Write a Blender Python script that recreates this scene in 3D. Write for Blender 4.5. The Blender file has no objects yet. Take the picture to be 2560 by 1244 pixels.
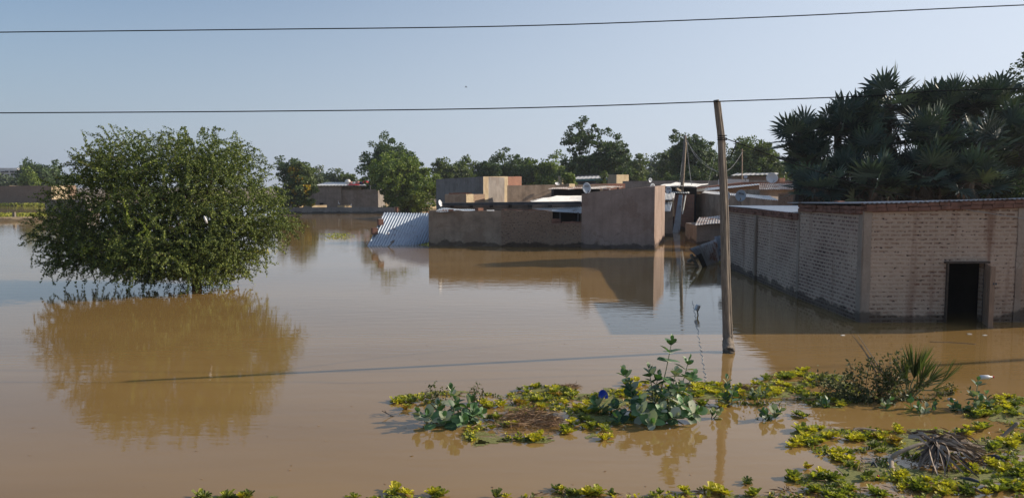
import bpy, math, random
import numpy as np
from mathutils import Vector, noise as mn
random.seed(7)
rng = np.random.default_rng(7)
S = bpy.context.scene
COL = S.collection
# ---------------------------------------------------------------- camera
F = 1950.0
CAM_H = 3.3
PITCH = math.atan(154 / F)
cam_d = bpy.data.cameras.new('camera')
cam = bpy.data.objects.new('camera', cam_d)
COL.objects.link(cam)
cam.location = (0, 0, CAM_H)
cam.rotation_euler = (math.radians(90) - PITCH, 0, 0)
cam_d.sensor_width = 36
cam_d.lens = 36 * F / 2560
cam_d.clip_start = 0.1
cam_d.clip_end = 6000
S.camera = cam
# ---------------------------------------------------------------- sky and sun
SUN = Vector((0.973 * math.cos(math.radians(24.7)), 0.229 * math.cos(math.radians(24.7)), math.sin(math.radians(24.7)))).normalized()
W = bpy.data.worlds.new('World')
S.world = W
W.use_nodes = True
wn = W.node_tree
bg = wn.nodes['Background']
sky = wn.nodes.new('ShaderNodeTexSky')
sky.sky_type = 'NISHITA'
sky.sun_disc = False
sky.sun_elevation = math.radians(24.7)
sky.sun_rotation = math.atan2(SUN.x, SUN.y)
sky.altitude = 0
sky.air_density = 1.0
sky.dust_density = 1.0
sky.ozone_density = 3.0
SKY_STR = 0.12
bg.inputs[1].default_value = SKY_STR
# dry-season haze: pale near the horizon and towards the sun
_tc = wn.nodes.new('ShaderNodeTexCoord')
_dot = wn.nodes.new('ShaderNodeVectorMath'); _dot.operation = 'DOT_PRODUCT'
wn.links.new(_tc.outputs['Generated'], _dot.inputs[0]); _dot.inputs[1].default_value = (0.973, 0.229, 0.0)
_ml = wn.nodes.new('ShaderNodeMath'); _ml.operation = 'MULTIPLY'; wn.links.new(_dot.outputs['Value'], _ml.inputs[0]); _ml.inputs[1].default_value = 0.31 / SKY_STR
_cb = wn.nodes.new('ShaderNodeVectorMath'); _cb.operation = 'ADD'
wn.links.new(_ml.outputs[0], _cb.inputs[0]); _cb.inputs[1].default_value = (0.475 / SKY_STR, 0.545 / SKY_STR, 0.66 / SKY_STR)
_sx = wn.nodes.new('ShaderNodeSeparateXYZ'); wn.links.new(_tc.outputs['Generated'], _sx.inputs[0])
_cr = wn.nodes.new('ShaderNodeValToRGB'); _e = _cr.color_ramp.elements
_e[0].position = 0.0; _e[0].color = (.95, .95, .95, 1); _e[1].position = 0.24; _e[1].color = (.36, .36, .36, 1)
_e2 = _e.new(0.75); _e2.color = (.1, .1, .1, 1)
wn.links.new(_sx.outputs['Z'], _cr.inputs[0])
_mx = wn.nodes.new('ShaderNodeMix'); _mx.data_type = 'RGBA'
_mn = wn.nodes.new('ShaderNodeMath'); _mn.operation = 'MINIMUM'; wn.links.new(_sx.outputs['Z'], _mn.inputs[0]); _mn.inputs[1].default_value = 0.25
_m0 = wn.nodes.new('ShaderNodeMath'); _m0.operation = 'MAXIMUM'; wn.links.new(_mn.outputs[0], _m0.inputs[0]); _m0.inputs[1].default_value = 0.0
_m2 = wn.nodes.new('ShaderNodeMath'); _m2.operation = 'MULTIPLY'; wn.links.new(_m0.outputs[0], _m2.inputs[0]); wn.links.new(_dot.outputs['Value'], _m2.inputs[1])
_m3 = wn.nodes.new('ShaderNodeMath'); _m3.operation = 'MULTIPLY_ADD'; _m3.use_clamp = True; wn.links.new(_m2.outputs[0], _m3.inputs[0]); _m3.inputs[1].default_value = 2.9; wn.links.new(_cr.outputs[0], _m3.inputs[2])
wn.links.new(_m3.outputs[0], _mx.inputs[0]); wn.links.new(sky.outputs[0], _mx.inputs[6]); wn.links.new(_cb.outputs[0], _mx.inputs[7])
wn.links.new(_mx.outputs[2], bg.inputs[0])
sl = bpy.data.lights.new('sun', 'SUN')
sl.energy = 5.0
sl.angle = math.radians(0.5)
sl.color = (1.0, 0.87, 0.71)
sun = bpy.data.objects.new('sun', sl)
COL.objects.link(sun)
sun.rotation_euler = (-SUN).to_track_quat('-Z', 'Y').to_euler()
sun.location = (60, 20, 60)
S.view_settings.view_transform = 'Standard'
S.view_settings.look = 'None'
S.view_settings.gamma = 1
S.view_settings.exposure = 0.05
# ---------------------------------------------------------------- helpers
SP, CP = math.sin(PITCH), math.cos(PITCH)
def ray(u, v):
    cx = (u - 1280) / F; cy = (622 - v) / F
    return Vector((cx, CP + cy * SP, -SP + cy * CP))
def P(u, v, z=0.0):
    d = ray(u, v); t = (z - CAM_H) / d.z
    return Vector((d.x * t, d.y * t, z))
def Q(u, v, Y):
    d = ray(u, v); t = Y / d.y
    return Vector((d.x * t, Y, CAM_H + d.z * t))
def zt(v, Y): return Q(1280, v, Y).z
def tag(o, label=None, cat=None, group=None, kind=None):
    if label: o['label'] = label
    if cat: o['category'] = cat
    if group: o['group'] = group
    if kind: o['kind'] = kind
    return o
def thing(name, loc, label, cat, group=None):
    o = bpy.data.objects.new(name, None); COL.objects.link(o)
    o.location = loc; o.empty_display_size = 0.3
    return tag(o, label, cat, group)
def rootloc(p):
    l = Vector((0, 0, 0))
    while p is not None:
        l += Vector(p.location); p = p.parent
    return l
def mkmesh(name, V, Fc, mat, parent=None, origin=None, smooth=False, uv=True):
    V = np.asarray(V, dtype=np.float64).reshape(-1, 3)
    off = rootloc(parent) if parent else (Vector(origin) if origin is not None else Vector((0, 0, 0)))
    V = V - np.array(off)
    me = bpy.data.meshes.new(name)
    if isinstance(Fc, np.ndarray):
        n, k = Fc.shape
        me.vertices.add(len(V)); me.vertices.foreach_set('co', V.ravel())
        me.loops.add(n * k); me.loops.foreach_set('vertex_index', Fc.ravel().astype(np.int32))
        me.polygons.add(n); me.polygons.foreach_set('loop_start', np.arange(0, n * k, k, dtype=np.int32))
        me.polygons.foreach_set('loop_total', np.full(n, k, dtype=np.int32))
        me.update(calc_edges=True)
    else:
        me.from_pydata([tuple(v) for v in V], [], Fc)
        me.update()
    if uv and not isinstance(Fc, np.ndarray):
        ul = me.uv_layers.new(name='UVMap')
        O = np.array(off)
        for p in me.polygons:
            n = p.normal
            if abs(n.z) < 0.7:
                L = math.hypot(n.x, n.y); tx, ty = -n.y / L, n.x / L
                for li in p.loop_indices:
                    co = me.vertices[me.loops[li].vertex_index].co
                    ul.data[li].uv = ((co.x + O[0]) * tx + (co.y + O[1]) * ty, co.z + O[2])
            else:
                for li in p.loop_indices:
                    co = me.vertices[me.loops[li].vertex_index].co
                    ul.data[li].uv = (co.x + O[0], co.y + O[1])
    if smooth:
        me.polygons.foreach_set('use_smooth', [True] * len(me.polygons))
    for m in (mat if isinstance(mat, (list, tuple)) else [mat]):
        me.materials.append(m)
    o = bpy.data.objects.new(name, me); COL.objects.link(o)
    if parent: o.parent = parent
    elif origin is not None: o.location = origin
    return o
class MB:
    def __init__(s): s.v = []; s.f = []
    def add(s, vs, fs):
        n = len(s.v); s.v += [tuple(x) for x in vs]; s.f += [tuple(i + n for i in f) for f in fs]
    def prism(s, base, tops, z0=-1.0):
        """base: list of xy (ccw), tops: z per corner"""
        n = len(base)
        vs = [(b[0], b[1], z0) for b in base] + [(b[0], b[1], t) for b, t in zip(base, tops)]
        fs = [(i, (i + 1) % n, n + (i + 1) % n, n + i) for i in range(n)]
        fs += [tuple(range(n - 1, -1, -1)), tuple(range(n, 2 * n))]
        s.add(vs, fs)
    def box(s, c, size, rz=0, tilt=None, z_is_base=False):
        hx, hy, hz = [a / 2 for a in size]
        vs = []
        for x in (-hx, hx):
            for y in (-hy, hy):
                for z in (-hz, hz):
                    v = Vector((x, y, z))
                    if tilt is not None: v.rotate(tilt)
                    if rz:
                        v = Vector((v.x * math.cos(rz) - v.y * math.sin(rz), v.x * math.sin(rz) + v.y * math.cos(rz), v.z))
                    vs.append(Vector(c) + v)
        s.add(vs, [(0, 1, 3, 2), (4, 6, 7, 5), (0, 4, 5, 1), (2, 3, 7, 6), (0, 2, 6, 4), (1, 5, 7, 3)])
    def bar(s, a, b, w, h=None, up=Vector((0, 0, 1))):
        a = Vector(a); b = Vector(b); h = h or w
        d = (b - a).normalized(); sd = d.cross(up)
        if sd.length < 1e-3: sd = d.cross(Vector((1, 0, 0)))
        sd.normalize(); u2 = sd.cross(d)
        vs = []
        for p in (a, b):
            for i, j in ((-1, -1), (1, -1), (1, 1), (-1, 1)):
                vs.append(p + sd * i * w / 2 + u2 * j * h / 2)
        s.add(vs, [(3, 2, 1, 0), (4, 5, 6, 7), (0, 1, 5, 4), (1, 2, 6, 5), (2, 3, 7, 6), (3, 0, 4, 7)])
    def tube(s, pts, radii, n=8, rough=0.0, cap=True):
        pts = [Vector(p) for p in pts]
        if not isinstance(radii, (list, tuple)): radii = [radii] * len(pts)
        base = len(s.v); up = Vector((0.13, 0.31, 0.94))
        for i, p in enumerate(pts):
            d = (pts[min(i + 1, len(pts) - 1)] - pts[max(i - 1, 0)]).normalized()
            a = d.cross(up)
            if a.length < 0.05: a = d.cross(Vector((1, 0, 0)))
            a.normalize(); b = d.cross(a)
            for k in range(n):
                t = 2 * math.pi * k / n
                r = radii[i] * (1 + rough * random.uniform(-1, 1))
                s.v.append(tuple(p + (a * math.cos(t) + b * math.sin(t)) * r))
        for i in range(len(pts) - 1):
            for k in range(n):
                k2 = (k + 1) % n
                s.f.append((base + i * n + k, base + i * n + k2, base + (i + 1) * n + k2, base + (i + 1) * n + k))
        if cap:
            s.f.append(tuple(base + k for k in range(n - 1, -1, -1)))
            s.f.append(tuple(base + (len(pts) - 1) * n + k for k in range(n)))
    def build(s, name, mat, parent=None, origin=None, smooth=False):
        return mkmesh(name, s.v, s.f, mat, parent, origin, smooth)
def cap_curve(pts, k=8):
    """Catmull-Rom"""
    pts = [Vector(p) for p in pts]; out = []
    for i in range(len(pts) - 1):
        p0 = pts[max(i - 1, 0)]; p1 = pts[i]; p2 = pts[i + 1]; p3 = pts[min(i + 2, len(pts) - 1)]
        for j in range(k):
            t = j / k
            out.append(0.5 * ((2 * p1) + (p2 - p0) * t + (2 * p0 - 5 * p1 + 4 * p2 - p3) * t * t + (3 * p1 - p0 - 3 * p2 + p3) * t ** 3))
    out.append(pts[-1]); return out
# ---------------------------------------------------------------- materials
def M_new(name):
    m = bpy.data.materials.new(name); m.use_nodes = True
    nt = m.node_tree; b = nt.nodes['Principled BSDF']
    return m, nt, b
def N(nt, t, **kw):
    n = nt.nodes.new(t)
    for k, v in kw.items():
        if k in n.inputs: n.inputs[k].default_value = v
        else: setattr(n, k, v)
    return n
def L(nt, a, b): nt.links.new(a, b)
def coords(nt, kind='Object', scale=(1, 1, 1)):
    tc = N(nt, 'ShaderNodeTexCoord'); mp = N(nt, 'ShaderNodeMapping')
    mp.inputs['Scale'].default_value = scale
    L(nt, tc.outputs[kind], mp.inputs[0]); return mp.outputs[0]
def noise(nt, vec, scale, detail=4, rough=0.55):
    n = N(nt, 'ShaderNodeTexNoise'); n.inputs['Scale'].default_value = scale
    n.inputs['Detail'].default_value = detail; n.inputs['Roughness'].default_value = rough
    L(nt, vec, n.inputs['Vector']); return n.outputs['Fac']
def ramp(nt, fac, stops):
    r = N(nt, 'ShaderNodeValToRGB'); e = r.color_ramp.elements
    while len(e) < len(stops): e.new(0.5)
    for i, (p, c) in enumerate(stops):
        e[i].position = p; e[i].color = (c, c, c, 1) if not isinstance(c, tuple) else (*c, 1)
    L(nt, fac, r.inputs[0]); return r.outputs[0]
def mix(nt, fac, a, b, mode='MIX'):
    m = N(nt, 'ShaderNodeMix'); m.data_type = 'RGBA'; m.blend_type = mode
    for s, v in ((m.inputs[0], fac), (m.inputs[6], a), (m.inputs[7], b)):
        if hasattr(v, 'is_output'): L(nt, v, s)
        elif isinstance(v, tuple): s.default_value = (*v, 1)
        else: s.default_value = v
    return m.outputs[2]
def mth(nt, op, a, b=0.0):
    m = N(nt, 'ShaderNodeMath'); m.operation = op
    for s, v in ((m.inputs[0], a), (m.inputs[1], b)):
        if hasattr(v, 'is_output'): L(nt, v, s)
        else: s.default_value = v
    return m.outputs[0]
def bump(nt, h, b, strength=0.4, dist=0.02):
    n = N(nt, 'ShaderNodeBump'); n.inputs['Strength'].default_value = strength; n.inputs['Distance'].default_value = dist
    L(nt, h, n.inputs['Height']); L(nt, n.outputs[0], b.inputs['Normal']); return n
def wet(nt, col, amount=0.42, level=0.16):
    """damp band a hand's breadth above the flood"""
    g = N(nt, 'ShaderNodeNewGeometry'); sx = N(nt, 'ShaderNodeSeparateXYZ'); L(nt, g.outputs['Position'], sx.inputs[0])
    nz = noise(nt, g.outputs['Position'], 1.6, 3)
    e = mth(nt, 'SUBTRACT', sx.outputs['Z'], mth(nt, 'MULTIPLY', mth(nt, 'SUBTRACT', nz, 0.45), 0.7))
    f = mth(nt, 'GREATER_THAN', e, level)
    r = ramp(nt, e, [(level - 0.02 if level > .02 else 0, amount), (level + 0.05, 1.0)])
    return mix(nt, 1.0, col, r, 'MULTIPLY')
def plaster(name, c, wetness=True, rough=0.95, var=0.35, scale=0.9):
    m, nt, b = M_new(name)
    o = coords(nt, 'Object'); n1 = noise(nt, o, scale, 6, 0.65)
    d = tuple(x * (1 - var) for x in c); l = tuple(min(x * (1 + var * 0.8), 1) for x in c)
    col = ramp(nt, n1, [(0.32, d), (0.5, c), (0.7, l)])
    st = noise(nt, coords(nt, 'Object', (3.5, 3.5, 0.35)), 1.2, 4)
    col = mix(nt, 1.0, col, ramp(nt, st, [(0.32, 0.86), (0.55, 1.0)]), 'MULTIPLY')
    fine = noise(nt, o, 14, 5, 0.7)
    pt = noise(nt, o, 0.55, 9, 0.62)
    col = mix(nt, ramp(nt, pt, [(0.55, 0.0), (0.565, 0.55)]), col, tuple(x * k for x, k in zip(c, (0.72, 0.66, 0.62))))
    ck = N(nt, 'ShaderNodeTexVoronoi'); ck.feature = 'DISTANCE_TO_EDGE'; ck.inputs['Scale'].default_value = 0.8
    wv = N(nt, 'ShaderNodeVectorMath'); wv.operation = 'MULTIPLY_ADD'; nq = N(nt, 'ShaderNodeTexNoise'); nq.inputs['Scale'].default_value = 2.5; L(nt, o, nq.inputs['Vector'])
    L(nt, nq.outputs['Color'], wv.inputs[0]); wv.inputs[1].default_value = (.5, .5, .5); L(nt, o, wv.inputs[2]); L(nt, wv.outputs[0], ck.inputs['Vector'])
    col = mix(nt, mth(nt, 'MULTIPLY', ramp(nt, ck.outputs['Distance'], [(0.0, 1.0), (0.018, 0.0)]), ramp(nt, n1, [(.5, 0.0), (.6, .6)])), col, tuple(x * .35 for x in c))
    col = mix(nt, 1.0, col, ramp(nt, fine, [(0.3, 0.86), (0.6, 1.0)]), 'MULTIPLY')
    if wetness: col = wet(nt, col)
    L(nt, col, b.inputs['Base Color']); b.inputs['Roughness'].default_value = rough
    b.inputs['Specular IOR Level'].default_value = 0.15
    bump(nt, noise(nt, o, 5, 8, 0.7), b, 0.6, 0.04)
    return m
def brick(name, c1, c2, mortar, bw=0.26, bh=0.1, ms=0.018, smear=0.5, smear_c=None, dark=0.0, wetness=True, streak=0.0):
    m, nt, b = M_new(name)
    uv = coords(nt, 'UV')
    # wobble the rows a little
    nz = N(nt, 'ShaderNodeTexNoise'); nz.inputs['Scale'].default_value = 3.0; L(nt, uv, nz.inputs['Vector'])
    va = N(nt, 'ShaderNodeVectorMath'); va.operation = 'MULTIPLY_ADD'
    L(nt, nz.outputs['Color'], va.inputs[0]); va.inputs[1].default_value = (0.05, 0.025, 0); L(nt, uv, va.inputs[2])
    bt = N(nt, 'ShaderNodeTexBrick'); L(nt, va.outputs[0], bt.inputs['Vector'])
    bt.inputs['Scale'].default_value = 1; bt.inputs['Brick Width'].default_value = bw; bt.inputs['Row Height'].default_value = bh
    bt.inputs['Mortar Size'].default_value = ms; bt.inputs['Mortar Smooth'].default_value = 0.35; bt.inputs['Bias'].default_value = -0.1
    bt.inputs['Color1'].default_value = (*c1, 1); bt.inputs['Color2'].default_value = (*c2, 1); bt.inputs['Mortar'].default_value = (*mortar, 1)
    col = bt.outputs['Color']
    big = noise(nt, uv, 0.55, 5, 0.6); med = noise(nt, uv, 7.0, 5, 0.7)
    cover = mth(nt, 'ADD', mth(nt, 'MULTIPLY', big, 0.55), mth(nt, 'MULTIPLY', med, 0.6))
    cover = mth(nt, 'ADD', cover, mth(nt, 'MULTIPLY', bt.outputs['Fac'], 0.25))
    cv = ramp(nt, cover, [(max(0.0, 0.72 - smear * 0.35), 0.0), (0.86 - smear * 0.35, 1.0)])
    col = mix(nt, cv, col, smear_c or mortar)
    if dark > 0:
        hl = noise(nt, coords(nt, 'UV', (9, 16, 1)), 1.0, 3, 0.6)
        hm = mth(nt, 'MULTIPLY', ramp(nt, hl, [(0.60 - dark * .08, 0.0), (0.66 - dark * .08, 1.0)]), mth(nt, 'SUBTRACT', 1.0, bt.outputs['Fac']))
        col = mix(nt, hm, col, (0.045, 0.03, 0.028))
    if streak:
        st = noise(nt, coords(nt, 'UV', (2.2, 0.22, 1)), 1.0, 3)
        col = mix(nt, mth(nt, 'MULTIPLY', ramp(nt, st, [(0.55, 0.0), (0.68, 1.0)]), streak), col, (0.17, 0.075, 0.045))
    col = mix(nt, 1.0, col, ramp(nt, big, [(0.3, 0.85), (0.65, 1.12)]), 'MULTIPLY')
    if wetness: col = wet(nt, col, 0.35)
    L(nt, col, b.inputs['Base Color']); b.inputs['Roughness'].default_value = 0.95; b.inputs['Specular IOR Level'].default_value = 0.15
    h = mth(nt, 'SUBTRACT', mth(nt, 'MULTIPLY', med, 0.6), mth(nt, 'MULTIPLY', bt.outputs['Fac'], 0.3 if smear < .5 else -0.5))
    bump(nt, h, b, 0.8, 0.03)
    return m
def simple(name, c, rough=0.7, var=0.2, scale=6, metal=0.0, bstr=0.2, spec=0.3, kind='Object', sc=(1, 1, 1)):
    m, nt, b = M_new(name)
    o = coords(nt, kind, sc); n1 = noise(nt, o, scale, 5, 0.6)
    col = ramp(nt, n1, [(0.3, tuple(x * (1 - var) for x in c)), (0.7, tuple(min(1, x * (1 + var)) for x in c))])
    L(nt, col, b.inputs['Base Color']); b.inputs['Roughness'].default_value = rough
    b.inputs['Metallic'].default_value = metal; b.inputs['Specular IOR Level'].default_value = spec
    if bstr: bump(nt, n1, b, bstr, 0.02)
    return m
def tin(name, c=(0.52, 0.53, 0.54), rust=0.5, rough=0.45, metal=0.55):
    m, nt, b = M_new(name)
    o = coords(nt, 'Object'); n1 = noise(nt, o, 1.3, 6, 0.65); n2 = noise(nt, o, 5, 5, 0.7)
    col = ramp(nt, n2, [(0.3, tuple(x * 0.75 for x in c)), (0.65, c)])
    r = ramp(nt, n1, [(0.62 - rust * 0.14, 0.0), (0.72 - rust * 0.1, 1.0)])
    col = mix(nt, r, col, (0.16, 0.075, 0.045))
    L(nt, col, b.inputs['Base Color'])
    L(nt, ramp(nt, r, [(0, rough), (1, 0.9)]), b.inputs['Roughness'])
    L(nt, ramp(nt, r, [(0, metal), (1, 0.0)]), b.inputs['Metallic'])
    bump(nt, n2, b, 0.15, 0.02)
    return m
def leafmat(name, dark, mid, light, transl=0.3, rough=0.55, clump=0.8, spec=0.3):
    m, nt, b = M_new(name)
    g = N(nt, 'ShaderNodeNewGeometry')
    n1 = noise(nt, coords(nt, 'Object'), clump, 3)
    f = mth(nt, 'ADD', mth(nt, 'MULTIPLY', g.outputs['Random Per Island'], 0.6), mth(nt, 'MULTIPLY', n1, 0.5))
    col = ramp(nt, f, [(0.25, dark), (0.5, mid), (0.85, light)])
    L(nt, col, b.inputs['Base Color']); b.inputs['Roughness'].default_value = rough
    b.inputs['Specular IOR Level'].default_value = spec
    if transl:
        t = N(nt, 'ShaderNodeBsdfTranslucent'); L(nt, mix(nt, 1.0, col, (1.0, 1.15, 0.45), 'MULTIPLY'), t.inputs[0])
        ms = N(nt, 'ShaderNodeMixShader'); ms.inputs[0].default_value = transl
        L(nt, b.outputs[0], ms.inputs[1]); L(nt, t.outputs[0], ms.inputs[2])
        L(nt, ms.outputs[0], nt.nodes['Material Output'].inputs[0])
    return m
MT = {}
MT['plaster'] = plaster('mud_plaster', (0.36, 0.275, 0.205))
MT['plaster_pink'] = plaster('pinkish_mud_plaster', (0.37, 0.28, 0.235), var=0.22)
MT['plaster_pale'] = plaster('pale_sunlit_plaster', (0.46, 0.37, 0.245), var=0.2)  # pale plaster; on sunlit faces it puts the sunlight into the colour
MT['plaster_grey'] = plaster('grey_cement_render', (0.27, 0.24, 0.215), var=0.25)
MT['cement'] = plaster('grey_cement', (0.37, 0.295, 0.235), var=0.2)
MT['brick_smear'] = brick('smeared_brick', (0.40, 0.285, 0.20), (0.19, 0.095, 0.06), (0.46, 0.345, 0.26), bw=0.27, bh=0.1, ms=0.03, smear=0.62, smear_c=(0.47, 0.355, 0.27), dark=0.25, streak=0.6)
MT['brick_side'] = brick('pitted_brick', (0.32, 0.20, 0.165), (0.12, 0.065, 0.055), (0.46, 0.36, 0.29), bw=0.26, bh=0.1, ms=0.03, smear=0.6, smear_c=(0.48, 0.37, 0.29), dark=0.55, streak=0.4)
MT['brick_red'] = brick('raw_red_brick', (0.34, 0.15, 0.10), (0.26, 0.11, 0.08), (0.21, 0.16, 0.12), smear=0.1)
MT['brick_old'] = brick('old_mud_brick', (0.33, 0.22, 0.15), (0.25, 0.16, 0.11), (0.26, 0.19, 0.14), smear=0.45, dark=0.4)
MT['brick_loose'] = simple('red_clay', (0.215, 0.115, 0.085), 0.95, 0.4, 4, spec=0.1)
MT['tin'] = tin('galvanised_tin', (0.60, 0.61, 0.61), 0.25)
MT['tin_old'] = tin('rusty_tin', (0.50, 0.49, 0.47), 1.4, 0.65, 0.3)
MT['tin_white'] = tin('bleached_tin', (0.72, 0.71, 0.68), 0.2, 0.6, 0.2)
MT['tin_blue'] = tin('bluish_tin', (0.42, 0.48, 0.55), 0.3, 0.5, 0.4)
MT['tin_dark'] = tin('weathered_dark_tin', (0.36, 0.38, 0.41), 0.7, 0.6, 0.3)
MT['black'] = simple('painted_interior_shade', (0.012, 0.011, 0.012), 1.0, 0.2, bstr=0)  # near-black colour stands in for shade inside rooms and openings
MT['wood'] = simple('weathered_wood', (0.215, 0.18, 0.145), 0.85, 0.45, 7, bstr=0.6, spec=0.15, sc=(6, 6, 0.5))
MT['wood_pale'] = simple('pale_wood', (0.42, 0.31, 0.21), 0.85, 0.3, 8, bstr=0.3)
MT['wood_door'] = simple('door_wood', (0.33, 0.22, 0.15), 0.8, 0.3, 8, bstr=0.3, sc=(6, 6, .5))
MT['dish'] = simple('grey_dish_paint', (0.50, 0.54, 0.58), 0.5, 0.06, 3, bstr=0)
MT['dish_white'] = simple('white_dish_paint', (0.72, 0.72, 0.72), 0.5, 0.06, 3, bstr=0)
MT['logo_dark'] = simple('logo_black', (0.03, 0.03, 0.045), 0.6, 0.1, bstr=0)
MT['logo_white'] = simple('logo_white', (0.7, 0.7, 0.7), 0.6, 0.05, bstr=0)
MT['wood_dark'] = simple('dark_door_wood', (0.09, 0.065, 0.05), 0.9, 0.3, 8, bstr=0.3)
MT['metal_dark'] = simple('dark_metal', (0.08, 0.08, 0.085), 0.6, 0.3, 6, metal=0.4, bstr=0)
MT['cable'] = simple('black_cable', (0.02, 0.021, 0.024), 0.9, 0.2, bstr=0, spec=0.0)
MT['cable_grey'] = simple('grey_cable', (0.30, 0.30, 0.29), 0.6, 0.2, bstr=0)
MT['bark'] = simple('grey_bark', (0.13, 0.10, 0.075), 0.95, 0.4, 9, bstr=0.6, spec=0.1)
MT['steel'] = simple('dull_steel', (0.40, 0.42, 0.46), 0.35, 0.2, 8, metal=0.8)
MT['acacia'] = leafmat('small_thorn_leaves', (0.036, 0.055, 0.016), (0.095, 0.135, 0.034), (0.28, 0.32, 0.07), 0.25)
MT['acacia_y'] = leafmat('young_leaves', (0.168, 0.224, 0.042), (0.238, 0.308, 0.056), (0.350, 0.378, 0.070), 0.35)
MT['neem'] = leafmat('dark_neem_leaves', (0.041, 0.070, 0.026), (0.072, 0.116, 0.041), (0.123, 0.174, 0.058), 0.25, clump=0.35)
MT['neem_b'] = leafmat('bright_neem_leaves', (0.075, 0.115, 0.026), (0.155, 0.215, 0.045), (0.27, 0.33, 0.07), 0.3, clump=0.4)
MT['olive'] = leafmat('olive_leaves', (0.068, 0.093, 0.036), (0.105, 0.143, 0.051), (0.180, 0.225, 0.075), 0.3, clump=0.4)
MT['far'] = leafmat('grey_green_leaves', (0.074, 0.101, 0.061), (0.101, 0.135, 0.074), (0.149, 0.182, 0.095), 0.25, clump=0.3)
MT['blossom'] = leafmat('yellow_blossom', (0.35, 0.20, 0.02), (0.5, 0.33, 0.04), (0.6, 0.42, 0.06), 0.3)
MT['palm'] = leafmat('blue_green_fan_leaves', (0.018, 0.032, 0.03), (0.045, 0.075, 0.058), (0.15, 0.195, 0.12), 0.1, 0.5, 0.5, 0.35)
MT['palm_dead'] = leafmat('dry_grey_fronds', (0.06, 0.05, 0.04), (0.10, 0.085, 0.07), (0.17, 0.145, 0.115), 0.05, 0.8, 0.5, 0.2)
MT['calo'] = leafmat('grey_green_broad_leaves', (0.035, 0.085, 0.035), (0.075, 0.155, 0.062), (0.17, 0.32, 0.13), 0.25, 0.45, 5, 0.4)
MT['calo_pale'] = leafmat('woolly_leaf_undersides', (0.25, 0.30, 0.20), (0.36, 0.40, 0.28), (0.48, 0.50, 0.38), 0.2, 0.7, 2.5, 0.2)
MT['stem'] = simple('pale_green_stem', (0.22, 0.24, 0.13), 0.8, 0.3, 9, bstr=0)
MT['twig'] = simple('brown_twig', (0.16, 0.11, 0.075), 0.9, 0.3, 9, bstr=0)
MT['herb'] = leafmat('dusky_herb_leaves', (0.045, 0.06, 0.025), (0.085, 0.10, 0.04), (0.19, 0.19, 0.09), 0.25, 0.6, 3)
MT['let_y'] = leafmat('yellow_lettuce', (0.36, 0.32, 0.03), (0.58, 0.50, 0.04), (0.80, 0.68, 0.08), 0.35, 0.6, 6)
MT['let_g'] = leafmat('yellow_green_lettuce', (0.16, 0.19, 0.035), (0.33, 0.35, 0.06), (0.50, 0.48, 0.08), 0.35, 0.6, 6)
MT['let_d'] = leafmat('olive_lettuce', (0.07, 0.10, 0.025), (0.13, 0.16, 0.04), (0.22, 0.24, 0.06), 0.3, 0.6, 6)
MT['let_o'] = leafmat('orange_tinged_lettuce', (0.28, 0.15, 0.03), (0.42, 0.25, 0.035), (0.50, 0.36, 0.05), 0.3, 0.6, 6)
MT['straw'] = leafmat('dry_straw', (0.16, 0.09, 0.055), (0.27, 0.165, 0.10), (0.45, 0.31, 0.19), 0.1, 0.85, 4, 0.2)
MT['frond_dry'] = leafmat('weathered_frond', (0.07, 0.05, 0.04), (0.22, 0.17, 0.13), (0.46, 0.37, 0.29), 0.0, 0.85, 5, 0.2)
MT['stalk_dry'] = simple('dry_stalk', (0.36, 0.29, 0.22), 0.85, 0.2, 8, bstr=0.2)
MT['fan_young'] = leafmat('young_fan_blades', (0.05, 0.075, 0.022), (0.085, 0.12, 0.035), (0.17, 0.20, 0.07), 0.25, 0.5, 2)
MT['blue'] = simple('blue_plastic', (0.01, 0.07, 0.55), 0.35, 0.1, bstr=0, spec=0.5)
MT['red'] = simple('red_plastic', (0.6, 0.02, 0.03), 0.4, 0.1, bstr=0)
MT['white_pl'] = simple('clear_whitish_plastic', (0.72, 0.70, 0.68), 0.25, 0.15, 10, bstr=0.3, spec=0.6)
MT['feather'] = simple('white_feathers', (0.85, 0.84, 0.8), 0.8, 0.05, bstr=0)
MT['beak'] = simple('yellow_beak', (0.6, 0.4, 0.05), 0.6, 0.05, bstr=0)
MT['cloth_w'] = simple('white_sacking', (0.7, 0.68, 0.63), 0.9, 0.2, 3)
MT['cloth_r'] = simple('red_cloth', (0.50, 0.035, 0.05), 0.9, 0.25, 3)
MT['cloth_p'] = simple('pink_cloth', (0.42, 0.22, 0.18), 0.9, 0.3, 3)
MT['cloth_b'] = simple('navy_cloth', (0.04, 0.04, 0.11), 0.9, 0.3, 3)
MT['teal'] = simple('teal_fascia', (0.10, 0.24, 0.25), 0.7, 0.15, 3)
MT['concrete_far'] = simple('pale_concrete', (0.50, 0.48, 0.46), 0.9, 0.12, 1)
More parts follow.
